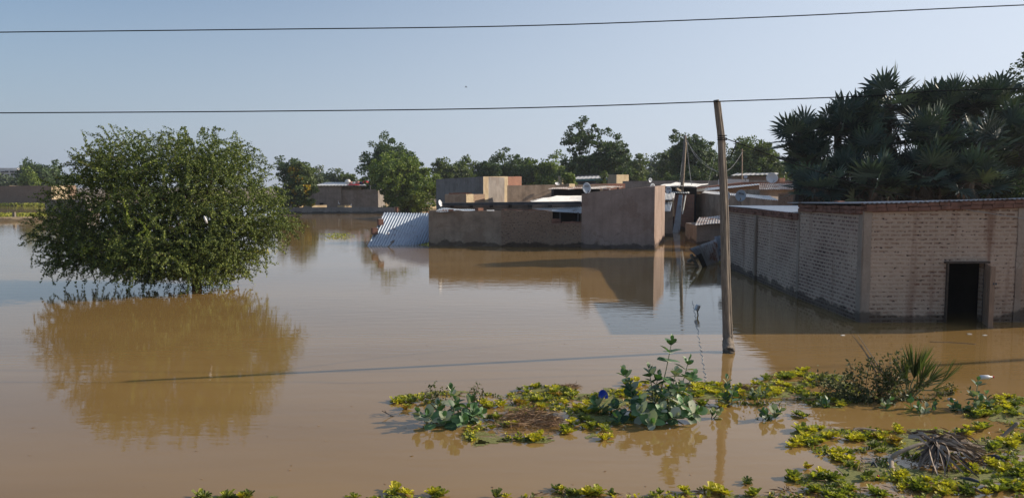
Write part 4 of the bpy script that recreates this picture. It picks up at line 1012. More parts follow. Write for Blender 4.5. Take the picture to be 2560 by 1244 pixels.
TREES = [
 dict(label='dark rounded tree rising behind the far left compound wall', u=95, vtop=408, hw=44, Y=172, zb=1.5, nc=150, cr=1.0, ls=.42, seed=11),
 dict(label='small bright lime bush-like tree in front of the dark far left tree', u=72, vtop=427, hw=20, Y=160, zb=1.5, nc=50, cr=.8, ls=.36, mat='neem_b', seed=12),
 dict(label='low dark thicket below the distant concrete block', u=15, vtop=437, hw=48, Y=185, zb=1.0, nc=110, cr=1.1, ls=.45, mat='far', seed=13),
 dict(label='greyish tree showing between the far left tree and the big flooded tree', u=150, vtop=440, hw=34, Y=180, zb=1, nc=70, cr=1.0, ls=.42, mat='far', seed=14),
 dict(label='yellow-flowering tree just right of the big flooded tree', u=738, vtop=414, hw=50, Y=103, zb=.9, nc=150, nl=44, cr=.6, ls=.26, mat='olive', blossoms=.28, seed=15, name='flowering_tree'),
 dict(label='dark flat-topped tree peeping over the yellow-flowering tree', u=732, vtop=399, hw=36, Y=125, zb=3.5, nc=70, cr=.75, ls=.28, seed=16, name='flat_topped_tree', ry=.8, shape=1.3),
 dict(label='hazy low tree behind the curved tin roof', u=830, vtop=430, hw=48, Y=165, zb=1, nc=110, cr=1.0, ls=.4, mat='far', seed=17),
 dict(label='hazy tree between the yellow-flowering tree and the curved tin roof', u=782, vtop=424, hw=26, Y=155, zb=1, nc=60, cr=.9, ls=.38, mat='far', seed=18),
 dict(label='low leafy treetops above the belongings on the grey house roof', u=885, vtop=439, hw=34, Y=135, zb=1, nc=70, cr=.7, ls=.3, mat='olive', seed=19),
 dict(label='tall dark neem tree behind the bright green tree', u=978, vtop=350, hw=82, Y=122, zb=2.5, nc=230, nl=40, cr=.72, ls=.27, seed=20, shape=.75, name='neem_tree', fill=.35),
 dict(label='bright green tree with drooping bushy skirts reaching down to the sunlit wall', u=1016, vtop=392, hw=104, Y=102, zb=.2, nc=330, nl=44, cr=.62, ls=.24, mat='neem_b', seed=21, shape=.8, name='neem_tree', fill=.4),
 dict(label='feathery green tree behind the dark wall of the sandy building', u=1165, vtop=404, hw=56, Y=150, zb=1, nc=130, cr=.85, ls=.34, mat='olive', seed=22),
 dict(label='small pale tree at the right shoulder of the bright green tree', u=1110, vtop=398, hw=30, Y=135, zb=1, nc=60, cr=.7, ls=.3, mat='olive', seed=23),
 dict(label='dense blackish round tree behind the raw brick end of the sandy building', u=1270, vtop=387, hw=66, Y=130, zb=.5, nc=220, nl=42, cr=.75, ls=.28, mat='neem', seed=24, fill=.4),
 dict(label='mid green bushy tree right of the dense blackish round tree', u=1372, vtop=390, hw=58, Y=128, zb=.5, nc=170, cr=.75, ls=.28, mat='neem_b', seed=25),
 dict(label='tallest tree of the background with a knobbly crown, above the biggest dish', u=1486, vtop=316, hw=86, Y=112, zb=.5, nc=420, nl=44, cr=.55, ls=.25, mat='neem', seed=26, shape=.92, name='neem_tree', fill=.55, lobes=10),
 dict(label='lower leafy tree leaning out on the right of the tallest tree', u=1570, vtop=389, hw=52, Y=118, zb=.5, nc=130, cr=.65, ls=.27, mat='olive', seed=27),
 dict(label='hazy bluish tree between the tallest tree and the thin pole', u=1628, vtop=388, hw=50, Y=160, zb=.5, nc=120, cr=.9, ls=.36, mat='far', seed=28),
 dict(label='broad dark tree directly behind the thin leaning pole', u=1728, vtop=338, hw=72, Y=108, zb=1.0, nc=260, nl=42, cr=.58, ls=.25, mat='neem', seed=29, shape=.8, name='neem_tree', fill=.4),
 dict(label='small sunlit tree left of the broad dark tree behind the thin pole', u=1668, vtop=378, hw=34, Y=122, zb=.5, nc=70, cr=.6, ls=.26, mat='olive', seed=30),
 dict(label='feathery wispy tree between the thick pole and the fan palms', u=1895, vtop=354, hw=72, Y=95, zb=1.0, nc=260, nl=40, cr=.55, ls=.23, mat='olive', seed=31, spiky=.7, name='feathery_tree', fill=.4),
 dict(label='small tree filling the gap right behind the thick pole', u=1818, vtop=388, hw=30, Y=112, zb=.5, nc=80, cr=.55, ls=.25, mat='neem', seed=32),
 dict(label='leafy tree behind the palms whose top shows at the upper right corner', u=2590, vtop=118, hw=110, Y=47, zb=2.0, nc=260, nl=44, cr=.42, ls=.15, mat='neem', seed=33, shape=.8, fill=.3),
 dict(label='green bush at the right edge under the palms, behind the brick house', u=2545, vtop=440, hw=60, Y=33, zb=.6, nc=90, nl=40, cr=.28, ls=.11, mat='neem', seed=34, name='bush', cat='bush'),
 dict(label='small bright lime bush beside the white-roofed teal-trimmed house', u=1424, vtop=436, hw=17, Y=93, zb=2.8, nc=40, cr=.4, ls=.2, mat='neem_b', seed=35, name='bush', cat='bush'),
 dict(label='thin sparse shrub in front of the teal-trimmed house', u=1507, vtop=431, hw=13, Y=90, zb=3.0, nc=18, nl=26, cr=.3, ls=.16, mat='olive', seed=36, name='bush', cat='bush'),
 dict(label='low sunlit bushes along the long compound wall behind the thin pole', u=1708, vtop=434, hw=50, Y=96, zb=3.2, nc=60, cr=.4, ls=.2, mat='olive', seed=37, name='bush', cat='bush', ry=.3),
]
for k, (u, vt, hw, mt) in enumerate([(1130, 418, 40, 'olive'), (1215, 414, 36, 'neem'), (1322, 412, 40, 'olive'), (1430, 400, 36, 'neem'), (1540, 404, 36, 'neem'), (1598, 410, 40, 'far'), (1668, 408, 40, 'far'), (1770, 400, 44, 'neem'), (1850, 402, 42, 'neem'), (1950, 392, 46, 'neem'), (2010, 400, 50, 'neem')]):
    wh = ['behind the sandy building left end', 'above the sandy building sunlit corner', 'right of the blackish round tree foot', 'below the left side of the tallest tree', 'below the right side of the tallest tree', 'in the gap right of the tallest tree', 'left of the thin leaning pole', 'right of the thin leaning pole', 'right of the thick pole', 'left of the fan palms', 'showing through the fan palms'][k]
    TREES.append(dict(label='low dark filler tree in the far row, ' + wh, u=u, vtop=vt - 6, hw=hw + 8, Y=142 + (k * 7) % 20, zb=-.2, nc=230, nl=36, cr=.95, ls=.36, mat=mt, seed=50 + k, fill=.5))
for t_ in TREES: tree(**t_)
# ---- the big half-drowned thorn tree
def acacia():
    R = np.random.default_rng(5)
    base = P(491, 714); Y0 = base.y
    r = thing('thorn_tree', base, 'big sprawling thorn tree standing in the flood on the left, branches trailing to the water', 'tree')
    mpp = Y0 / F
    def W3(u, v, dy): q = Q(u, v, Y0); return np.array([q.x, Y0 + dy, q.z])
    # lobes of the crown in photo pixels: (u, v, ru, rv, depth centre m, depth radius m)
    lob = [(400, 470, 190, 125, .3, 3.0), (250, 520, 135, 120, .2, 2.4), (560, 500, 145, 125, 0, 2.8), (200, 590, 105, 85, .3, 2.0), (470, 590, 170, 105, -1.0, 2.6), (640, 545, 95, 85, 0, 2.0), (340, 620, 130, 62, -.6, 2.0), (330, 400, 120, 70, 0, 2.0), (480, 395, 120, 68, .3, 2.0), (460, 650, 150, 55, -1.0, 1.8), (565, 650, 85, 62, -.6, 1.6), (600, 600, 90, 70, -.4, 1.8), (200, 640, 80, 45, 0, 1.8), (130, 590, 50, 60, 0, 1.2), (700, 555, 45, 55, 0, 1.2), (270, 425, 80, 66, 0, 1.8), (575, 415, 85, 66, 0, 1.8)]
    area = np.array([l[2] * l[3] * (2.2 if l[1] >= 620 else 1) for l in lob], float); area /= area.sum()
    V = []; C = []; D = []; Ls = []
    tw = MB()
    nt = 5200; SX_ = Q(425, 500, Y0).x
    yc = []
    for i in range(nt):
        l = lob[R.choice(len(lob), p=area)]
        d = R.normal(size=3); d /= np.linalg.norm(d)
        rr = R.uniform(.55, .97) if R.random() < .8 else R.uniform(.2, .6)
        p = np.array([Q(l[0], l[1], Y0).x, Y0 + l[4], Q(l[0], l[1], Y0).z]) + d * rr * np.array([l[2] * mpp, l[5], l[3] * mpp])
        if p[2] < .12: p[2] = .12 + R.uniform(0, .3)
        L_ = R.uniform(.35, .95); top = d[2] > .45
        if top and R.random() < .16: L_ *= .95; v = np.array([R.normal() * .9, R.normal() * .4, .8])
        else: v = np.array([d[0] * 1.0, d[1] * .8, .25 + .45 * max(0, d[2])]) + R.normal(size=3) * .35
        v /= np.linalg.norm(v); n = max(6, int(L_ / .022)); drp = R.uniform(.9, 2.2) if not top else R.uniform(.4, 1.4)
        q = p.copy(); st = L_ / n; pts = [q.copy()]
        wob = R.normal(size=3) * .35
        for j in range(n):
            v = v + np.array([0, 0, -drp * st]) + (R.normal(size=3) + wob) * .06; v /= np.linalg.norm(v); q = q + v * st
            if q[2] > 5.3: v[2] = -.1
            if q[2] < .03: q[2] = .03; v[2] = abs(v[2]) * .1
            pts.append(q.copy())
        pts = np.array(pts)
        k = np.repeat(np.arange(len(pts)), 2); c = pts[k] + R.normal(size=(len(k), 3)) * .022
        C.append(c); D.append(R.normal(size=c.shape) + np.gradient(pts, axis=0)[k] / st * .5)
        yc.append(np.full(len(k), 1 if R.random() < .02 and 330 < l[0] < 520 else 0))
        if i % 3 == 0: tw.tube([Vector((SX_ + (x[0] - SX_) * .93, x[1], x[2])) for x in pts[::max(1, n // 3)]], .006, 3, cap=False)
    C = np.concatenate(C); D = np.concatenate(D); yc = np.concatenate(yc).astype(bool)
    l = R.uniform(.038, .075, len(C)); cc = np.array([Q(430, 560, Y0).x, Y0, .9]); NB = unit(unit((C - cc) * np.array([1, 1, 1.3])) + R.normal(size=C.shape) * .35)
    sx_ = Q(425, 500, Y0).x; C[:, 0] = sx_ + (C[:, 0] - sx_) * .93
    kp = ~((np.abs(C[:, 0] - base.x) < .28) & (C[:, 2] < .42)) & ~((C[:, 2] < .16) & (R.random(len(C)) < .5)); C, D, l, NB, yc = C[kp], D[kp], l[kp], NB[kp], yc[kp]
    foliage('crown', C[~yc], D[~yc], l[~yc], l[~yc] * .68, 'acacia', r, R, NB[~yc])
    foliage('young_shoots', C[yc], D[yc], l[yc], l[yc] * .7, 'acacia_y', r, R)
    tw.build('twigs', MT['bark'], r)
    m = MB(); b = np.array(base)
    fk = b + np.array([-.05, .1, .75])
    limb(m, b + np.array([.02, 0, -1.2]), fk, .19, .15, R, 4, .02)
    for (u, v, dy) in ((250, 480, .5), (330, 420, -.4), (430, 390, .3), (540, 420, -.3), (620, 500, .2), (200, 590, .3), (400, 560, -1.3), (560, 590, -1.4), (300, 600, -.8), (650, 560, .6), (480, 480, 1.2), (150, 620, .4)):
        e = W3(u, v, dy); mid = (fk + e) / 2 + np.array([0, 0, .35]) + R.normal(size=3) * .15
        m.tube([Vector(x) for x in (fk, fk * .6 + mid * .4 + R.normal(size=3) * .05, mid, mid * .4 + e * .6 + R.normal(size=3) * .08, e)], [.1, .08, .055, .035, .012], 7, .05, cap=False)
    m.build('trunk', MT['bark'], r, smooth=True)
    bt = thing('plastic_bottle', Q(514, 549, Y0 - 2.75), 'pale plastic bottle caught in the right side of the thorn tree', 'bottle')
    m = MB(); c = Q(514, 549, Y0 - 2.75); a = Vector((.35, 0, -.9)).normalized(); m.tube([c - a * .12, c - a * .08, c + a * .06, c + a * .09, c + a * .12], [.012, .035, .035, .016, .015], 12); m.build('body', MT['white_pl'], bt, smooth=True)
acacia()
# ---- fan palms
def fan(V, Fc, tip, pd, up, R_, R, seg=22, span=2.5, cup=.25, droop=.25, wf=1.0):
    """one fan leaf; tip = end of the petiole, pd = its direction"""
    pd = pd / np.linalg.norm(pd); s = np.cross(pd, up); s /= max(np.linalg.norm(s), 1e-6); n = np.cross(s, pd)
    hub = len(V); V.append(tip)
    for k in range(seg):
        a = (k / (seg - 1) - .5) * 2 * span + R.normal() * .02
        rr = R_ * (1 - .22 * abs(a / span) ** 1.5) * R.uniform(.88, 1.06)
        da = span / (seg - 1) * wf
        def pt(rad, ang, lift): return tip + (pd * math.cos(ang) + s * math.sin(ang)) * rad + n * lift
        b0 = len(V) - 1
        hgt = cup * rr
        V += [pt(rr * .5, a - da, hgt * .45), pt(rr * .5, a + da, hgt * .45), pt(rr * .52, a, hgt * .45 + rr * .035), pt(rr, a + R.normal() * .03, hgt * .75 - droop * rr * R.uniform(.1, .6)), pt(rr * .8, a - da * .33, hgt * .66 - droop * rr * .25), pt(rr * .8, a + da * .33, hgt * .66 - droop * rr * .25)]
        V[b0 + 4] = V[b0 + 4] + np.array([0, 0, -droop * rr * .2])
        Fc += [(hub, b0 + 1, b0 + 3, b0 + 3), (hub, b0 + 3, b0 + 2, b0 + 2), (b0 + 1, b0 + 5, b0 + 3, b0 + 3), (b0 + 3, b0 + 6, b0 + 2, b0 + 2), (b0 + 5, b0 + 4, b0 + 3, b0 + 3), (b0 + 3, b0 + 4, b0 + 6, b0 + 6)]
def tri(Fc): return [tuple(dict.fromkeys(f)) for f in Fc]
def palm(label, u, v, Y, sc=1.0, nf=30, seed=1, lean=0.0):
    R = np.random.default_rng(seed); c = np.array(Q(u, v, Y)); r = thing('fan_palm', (c[0] + lean, Y, 0), label, 'palm', 'fan palms behind the brick house')
    V = []; Fc = []; Vd = []; Fd = []; st = MB()
    for i in range(nf):
        t = (i + .5) / nf; el = math.asin(1 - 1.72 * t) ; az = i * 2.39996 + R.normal() * .2
        el += R.normal() * .1
        d = np.array([math.cos(el) * math.cos(az), math.cos(el) * math.sin(az), math.sin(el)])
        dead = t > .86
        pl = sc * R.uniform(.75, 1.35) * (1 if not dead else .8); e = c + d * pl + np.array([0, 0, -.12 * pl * (1 - abs(d[2]))])
        up = np.array([0, 0, 1.0]) if abs(d[2]) < .9 else np.array([1.0, 0, 0]) 
        if not dead:
            tw = R.normal(size=3) * .45
            fan(V, Fc, e, d + tw * .6 + np.array([0, 0, .1]), up + tw, sc * R.uniform(1.0, 1.32), R, seg=15, span=R.uniform(1.9, 2.6), cup=R.uniform(.1, .35), droop=R.uniform(.02, .16), wf=.95)
        else:
            fan(Vd, Fd, e, d * .3 + np.array([0, 0, -1.0]), np.array([math.cos(az), math.sin(az), .2]), sc * R.uniform(.8, 1.2), R, seg=14, span=.6, cup=.1, droop=.5)
        st.tube([Vector(c + d * .08), Vector((c + e) / 2 + np.array([0, 0, .06])), Vector(e)], [.03, .022, .015], 4, cap=False)
    for k in range(26):   # hanging dry skirt
        az = R.uniform(0, 6.28); rad = R.uniform(.1, .75) * sc; h = R.uniform(.4, 1.9) * sc
        e = c + np.array([math.cos(az) * rad, math.sin(az) * rad, -h])
        fan(Vd, Fd, e, np.array([math.cos(az) * .25, math.sin(az) * .25, -1.0]), np.array([math.cos(az), math.sin(az), .1]), sc * R.uniform(.6, 1.1), R, seg=10, span=.5, cup=.05, droop=.4)
    mkmesh('fronds', V, tri(Fc), MT['palm'], r, uv=False); mkmesh('dry_skirt', Vd, tri(Fd), MT['palm_dead'], r, uv=False)
    st.build('leaf_stalks', MT['palm_dead'], r)
    m = MB(); limb(m, (c[0] + lean, Y, -1), (c[0] + lean * .3, Y, c[2] * .6), .24, .2, R, 5, .02); limb(m, (c[0] + lean * .3, Y, c[2] * .6), c, .2, .17, R, 4, .02)
    m.build('trunk', MT['bark'], r, smooth=True)
PAL = [(2022, 405, 36, .80, 'fan palm at the far left end of the clump'),
       (2095, 325, 37, .86, 'fan palm forming the left shoulder of the clump'),
       (2225, 272, 37.4, .92, 'highest fan palm, forming the peak left of the middle of the clump'),
       (2172, 392, 35.5, .84, 'fan palm low in front beneath the highest palm'),
       (2330, 355, 35, .92, 'fan palm in the middle front, with pale spread leaves'),
       (2378, 268, 37.6, .86, 'fan palm forming the second spiky peak of the clump'),
       (2478, 270, 37.5, .90, 'fan palm with the dense top under the upper right tree'),
       (2450, 380, 35, .90, 'fan palm low in front on the right side of the clump'),
       (2150, 312, 37.8, .85, 'fan palm behind the left shoulder of the clump'),
       (2325, 290, 38.6, .9, 'fan palm filling the dip between the two peaks of the clump'),
       (2040, 470, 33.5, .70, 'fan palm drooping over the left end of the dark red wall'),
       (2185, 462, 33.2, .78, 'fan palm hanging low between the left and middle of the clump'),
       (2315, 440, 33.6, .80, 'fan palm hanging low in front, just right of the middle'),
       (2425, 455, 33.2, .78, 'fan palm hanging low before the right half of the clump'),
       (2000, 350, 36.5, .72, 'small fan palm sticking out at the upper left edge of the clump'),
       (2560, 365, 36, .95, 'fan palm cut by the right edge of the photo'),
       (2105, 445, 34.5, .72, 'fan palm hanging lowest on the left, over the ribbed roof'),
       (2265, 455, 34.5, .72, 'fan palm hanging lowest in the middle over the dark red wall'),
       (2375, 462, 34.3, .68, 'fan palm hanging lowest right of the middle, above the brick house roof'),
       (2490, 468, 34.6, .62, 'fan palm hanging lowest at the right above the brick house roof')]
for i, (u, v, Y, s, lb) in enumerate(PAL): palm(lb, u, v, Y, s, seed=100 + i, lean=.3 * math.sin(i * 2))
# ---- floating weed
PATCH = dict(
 left=[(985, 1012), (1010, 1000), (1060, 985), (1120, 992), (1200, 990), (1245, 1004), (1262, 1030), (1230, 1046), (1190, 1058), (1168, 1085), (1180, 1106), (1240, 1108), (1300, 1106), (1370, 1104), (1400, 1092), (1385, 1084), (1300, 1088), (1270, 1070), (1265, 1045), (1320, 1030), (1400, 1024), (1430, 1030), (1420, 1062), (1480, 1072), (1560, 1058), (1640, 1040), (1710, 1035), (1760, 1036), (1775, 1010), (1850, 1000), (1960, 990), (1990, 970), (1975, 955), (1880, 962), (1760, 958), (1640, 965), (1560, 975), (1470, 972), (1400, 966), (1330, 968), (1300, 976), (1262, 992), (1180, 978), (1080, 976), (1000, 992)],
 mid=[(1885, 945), (1920, 938), (2000, 925), (2040, 935), (2100, 940), (2150, 960), (2140, 1000), (2110, 1022), (2060, 1022), (2000, 1016), (1995, 1000), (1970, 985), (1960, 970), (1915, 958)],
 right=[(2405, 1030), (2440, 1012), (2500, 985), (2540, 992), (2600, 1000), (2640, 1060), (2560, 1066), (2470, 1052), (2425, 1046)],
 corner=[(1972, 1092), (2010, 1072), (2100, 1068), (2200, 1078), (2330, 1072), (2390, 1078), (2440, 1070), (2500, 1068), (2640, 1060), (2760, 1300), (2100, 1300), (1925, 1262), (1940, 1215), (1975, 1190), (2060, 1196), (2110, 1185), (2120, 1160), (2070, 1140), (2010, 1120)],
 bottom=[(1225, 1262), (1300, 1244), (1380, 1228), (1440, 1222), (1520, 1228), (1600, 1236), (1700, 1230), (1760, 1226), (1840, 1238), (1930, 1232), (2000, 1262)],
 bleft=[(450, 1262), (500, 1240), (570, 1238), (640, 1236), (680, 1250), (690, 1262)],
 bmid=[(860, 1262), (920, 1248), (1000, 1238), (1080, 1244), (1130, 1262)],
 small1=[(1160, 1090), (1200, 1078), (1255, 1092), (1260, 1110), (1190, 1112)], small2=[(1462, 1100), (1490, 1092), (1520, 1096), (1515, 1106), (1475, 1108)])
def inpoly(x, y, poly):
    c = False; n = len(poly)
    for i in range(n):
        x1, y1 = poly[i]; x2, y2 = poly[(i + 1) % n]
        if (y1 > y) != (y2 > y) and x < (x2 - x1) * (y - y1) / (y2 - y1) + x1: c = not c
    return c
WP = {k: [tuple(P(u, v).xy) for u, v in pl] for k, pl in PATCH.items()}
def film_mat():
    m, nt, b = M_new('duckweed_film')
    o = coords(nt, 'Object')
    n1 = noise(nt, o, 3.0, 6, .7); n2 = noise(nt, o, 45, 3, .7)
    col = ramp(nt, n2, [(.3, (.11, .12, .035)), (.5, (.21, .215, .07)), (.75, (.36, .35, .13))])
    L(nt, col, b.inputs['Base Color']); b.inputs['Roughness'].default_value = .8; b.inputs['Specular IOR Level'].default_value = .2
    tr = N(nt, 'ShaderNodeBsdfTransparent'); ms = N(nt, 'ShaderNodeMixShader')
    f = mth(nt, 'ADD', mth(nt, 'MULTIPLY', n1, .75), mth(nt, 'MULTIPLY', n2, .3))
    L(nt, ramp(nt, f, [(.42, 0.0), (.5, .92)]), ms.inputs[0]); L(nt, tr.outputs[0], ms.inputs[1]); L(nt, b.outputs[0], ms.inputs[2])
    L(nt, ms.outputs[0], nt.nodes['Material Output'].inputs[0])
    return m
FM = film_mat()
def film(key, thick, seedn):
    poly = WP[key]; xs = [p[0] for p in poly]; ys = [p[1] for p in poly]; g = .045
    V = []; Fc = []; idx = {}
    nx = int((max(xs) - min(xs) + .6) / g); ny = int((max(ys) - min(ys) + .6) / g); x0, y0 = min(xs) - .3, min(ys) - .3
    for j in range(ny):
        for i in range(nx):
            x = x0 + i * g; y = y0 + j * g
            wx = x + .22 * mn.noise(Vector((x * 1.6, y * 1.6, 3))) + .09 * mn.noise(Vector((x * 6, y * 6, 7))); wy = y + .22 * mn.noise(Vector((x * 1.6, y * 1.6, 9))) + .09 * mn.noise(Vector((x * 6, y * 6, 1)))
            if inpoly(wx, wy, poly) and mn.noise(Vector((x * 1.3, y * 2.0, seedn))) > thick:
                q = []
                for a, b in ((0, 0), (1, 0), (1, 1), (0, 1)):
                    k = (i + a, j + b)
                    if k not in idx: idx[k] = len(V); V.append((x0 + k[0] * g, y0 + k[1] * g, .004))
                    q.append(idx[k])
                Fc.append(tuple(q))
    o = mkmesh('duckweed', V, Fc, FM, origin=None, uv=False)
    return tag(o, kind='stuff')
names = dict(left='olive film of tiny duckweed leaves around the grey-green plants in the foreground', mid='olive duckweed film left of the shaggy palm clump', right='duckweed film at the right edge beside the white plastic', corner='wide duckweed film around the dry fallen palm frond in the lower right', bottom='thin duckweed film along the bottom edge', bleft='strip of duckweed at the bottom left', bmid='small strip of duckweed at the bottom, left of the middle', small1='small duckweed tongue under the straw heap', small2='small round patch of duckweed below the big grey-green plant')
for i, (k, th) in enumerate([('left', -.12), ('mid', -.1), ('right', -.1), ('corner', .0), ('bottom', .02), ('bleft', -.05), ('bmid', -.05), ('small1', -.3), ('small2', -.3)]):
    tag(film(k, th, i * 5.0), names[k], 'duckweed')
# water lettuce rosettes: a few shapes, copied
def rosette_mesh(seed, mat, closed):
    R = np.random.default_rng(seed); V = []; Fc = []
    n = R.integers(14, 20)
    for k in range(n):
        a = k * 2.4 + R.normal() * .15; t = k / n; el = (1.3 - .6 * t) if closed else (1.1 - .75 * t); el += R.normal() * .1
        ln = R.uniform(.065, .115) * (.6 + .5 * t); w = ln * R.uniform(.36, .56)
        d = np.array([math.cos(a) * math.cos(el), math.sin(a) * math.cos(el), math.sin(el)]); s = np.array([-math.sin(a), math.cos(a), 0]); n_ = np.cross(s, d) * -1
        b = np.array([math.cos(a), math.sin(a), 0]) * .008
        b0 = len(V)
        for (f, g, h) in ((0, 0, 0), (.55, -.42, .10), (.55, .42, .10), (.95, -.5, .06), (.97, .5, .06), (1.05, 0, -.08), (.6, 0, -.04)):
            V.append(b + d * ln * f + s * w * g + n_ * ln * h)
        V[b0 + 5] = V[b0 + 5] + R.normal(size=3) * .004
        Fc += [(b0, b0 + 6, b0 + 1), (b0, b0 + 2, b0 + 6), (b0 + 1, b0 + 6, b0 + 5, b0 + 3), (b0 + 6, b0 + 2, b0 + 4, b0 + 5)]
    me = bpy.data.meshes.new('water_lettuce'); me.from_pydata([tuple(v) for v in V], [], Fc); me.update(); me.materials.append(MT[mat]); return me
HUES = [('let_y', 'bright yellow'), ('let_g', 'yellow-green'), ('let_d', 'olive green'), ('let_o', 'orange-tinged yellow')]
RM = {h: [rosette_mesh(i * 10 + k, h, k % 2) for k in range(4)] for i, (h, _) in enumerate(HUES)}
# clump centres in photo pixels: u, v, spread u, spread v, count, hue weights, place
Y_, G_, D_, O_ = (.7, .2, .05, .05), (.2, .6, .2, 0), (.05, .35, .6, 0), (.4, .05, .05, .5)
CL = [(1030, 1000, 45, 10, 14, G_, 'L'), (1018, 1022, 8, 4, 3, O_, 'L'), (1090, 1010, 40, 12, 8, G_, 'L'), (1225, 1012, 22, 9, 9, Y_, 'L'), (1260, 1016, 8, 6, 3, Y_, 'L'), (1302, 1010, 12, 6, 5, O_, 'L'), (1315, 978, 14, 6, 4, G_, 'L'), (1342, 970, 12, 5, 3, G_, 'L'), (1385, 973, 16, 8, 6, Y_, 'L'), (1400, 990, 20, 6, 4, O_, 'L'),
      (1430, 985, 22, 7, 6, G_, 'L'), (1350, 1003, 26, 5, 6, G_, 'L'), (1420, 1007, 14, 5, 3, Y_, 'L'), (1345, 1023, 12, 5, 3, O_, 'L'), (1240, 1050, 16, 8, 4, G_, 'S'), (1228, 1075, 5, 4, 2, Y_, 'S'), (1272, 1065, 12, 5, 4, G_, 'S'), (1336, 1099, 28, 6, 9, Y_, 'S'), (1415, 1077, 14, 7, 4, G_, 'S'), (1512, 1097, 9, 5, 3, Y_, 'S'),
      (1590, 960, 22, 10, 9, Y_, 'B'), (1580, 985, 25, 10, 7, Y_, 'B'), (1465, 1020, 20, 12, 7, O_, 'B'), (1450, 1050, 25, 12, 7, D_, 'B'), (1490, 1072, 30, 8, 6, G_, 'B'), (1700, 970, 20, 8, 6, Y_, 'B'), (1740, 965, 35, 7, 11, Y_, 'B'), (1780, 962, 20, 6, 6, Y_, 'B'), (1745, 985, 30, 8, 6, G_, 'B'), (1600, 1040, 30, 10, 6, Y_, 'B'), (1680, 1000, 20, 10, 5, O_, 'B'), (1750, 1012, 20, 5, 4, G_, 'B'),
      (1830, 985, 35, 9, 10, Y_, 'P'), (1870, 970, 30, 8, 8, Y_, 'P'), (1940, 980, 22, 9, 8, Y_, 'P'), (1960, 968, 14, 6, 4, O_, 'P'), (1805, 1018, 8, 4, 3, Y_, 'P'), (1960, 945, 35, 7, 9, G_, 'P'), (1985, 938, 14, 5, 5, Y_, 'P'), (2010, 925, 6, 3, 2, Y_, 'P'), (1905, 946, 18, 3, 4, D_, 'P'), (2030, 955, 14, 4, 3, G_, 'P'), (2015, 990, 25, 8, 6, G_, 'P'), (2090, 1008, 16, 8, 6, Y_, 'P'), (2005, 1042, 14, 5, 4, G_, 'P'),
      (2005, 1078, 14, 5, 4, G_, 'C'), (2028, 1074, 16, 5, 5, Y_, 'C'), (2012, 1090, 10, 4, 2, Y_, 'C'), (1988, 1110, 16, 7, 6, Y_, 'C'), (2045, 1105, 32, 8, 12, G_, 'C'), (2070, 1095, 24, 6, 6, Y_, 'C'), (2130, 1098, 22, 7, 7, Y_, 'C'), (2160, 1095, 18, 5, 4, G_, 'C'), (2205, 1092, 18, 9, 7, Y_, 'C'), (2225, 1108, 15, 7, 5, O_, 'C'), (2240, 1080, 14, 6, 4, Y_, 'C'), (2190, 1122, 20, 5, 5, G_, 'C'), (2093, 1142, 22, 12, 9, Y_, 'C'), (2122, 1130, 7, 6, 2, Y_, 'C'), (2128, 1171, 8, 4, 2, G_, 'C'),
      (1975, 1198, 16, 6, 5, Y_, 'E'), (2018, 1172, 7, 4, 2, Y_, 'E'), (2060, 1195, 26, 8, 9, G_, 'E'), (1872, 1205, 8, 6, 2, G_, 'E'), (2165, 1192, 12, 6, 4, G_, 'E'), (2100, 1230, 30, 12, 12, G_, 'E'), (2040, 1222, 20, 8, 5, G_, 'E'), (2190, 1235, 20, 8, 6, G_, 'E'), (2255, 1195, 16, 9, 7, Y_, 'E'), (2300, 1215, 30, 12, 14, G_, 'E'), (2350, 1225, 22, 10, 8, Y_, 'E'), (2420, 1232, 25, 8, 8, G_, 'E'), (2425, 1178, 14, 8, 6, Y_, 'E'), (2500, 1165, 24, 10, 10, Y_, 'R'), (2540, 1180, 25, 16, 14, G_, 'R'), (2480, 1225, 25, 10, 8, G_, 'R'), (2545, 1225, 22, 12, 10, Y_, 'R'), (2530, 1105, 30, 10, 12, Y_, 'R'), (2500, 1118, 16, 6, 4, G_, 'R'),
      (2405, 1088, 18, 5, 5, G_, 'R'), (2378, 1095, 7, 5, 3, Y_, 'R'), (2440, 1072, 20, 6, 5, G_, 'R'), (2450, 1036, 32, 8, 14, G_, 'R'), (2500, 1020, 26, 9, 10, Y_, 'R'), (2540, 1030, 22, 9, 8, G_, 'R'), (2500, 1000, 20, 6, 6, O_, 'R'), (2385, 982, 10, 4, 3, O_, 'R'),
      (1395, 1228, 10, 6, 2, Y_, 'W'), (1440, 1234, 24, 6, 3, G_, 'W'), (1480, 1232, 18, 6, 3, Y_, 'W'), (1520, 1240, 20, 6, 2, D_, 'W'), (1640, 1240, 20, 5, 2, G_, 'W'), (1705, 1230, 22, 6, 3, Y_, 'W'), (1790, 1234, 24, 6, 3, Y_, 'W'), (1870, 1238, 18, 6, 2, G_, 'W'), (1255, 1242, 18, 4, 2, Y_, 'W'), (985, 1238, 22, 6, 3, Y_, 'X'), (1090, 1242, 26, 5, 3, G_, 'X'), (890, 1245, 14, 3, 1, G_, 'X'), (500, 1245, 22, 4, 3, D_, 'Z'), (620, 1243, 30, 4, 4, G_, 'Z'), (575, 1245, 20, 3, 2, D_, 'Z'),
      (55, 522, 0, 0, 0, G_, 'Z')]
PLN = dict(L='in the mat around the left grey-green plant', S='beside the brown straw heap', B='around the big grey-green plant in the middle', P='in the mat behind and right of the thick pole foot', C='in the mat left of the dry fallen frond', E='in the mat below the dry fallen frond', R='in the mat along the right edge', W='along the bottom edge right of the middle', X='along the bottom edge left of the middle', Z='at the bottom left')
tot = sum(c[4] for c in CL)
RR = np.random.default_rng(77)
cand = []
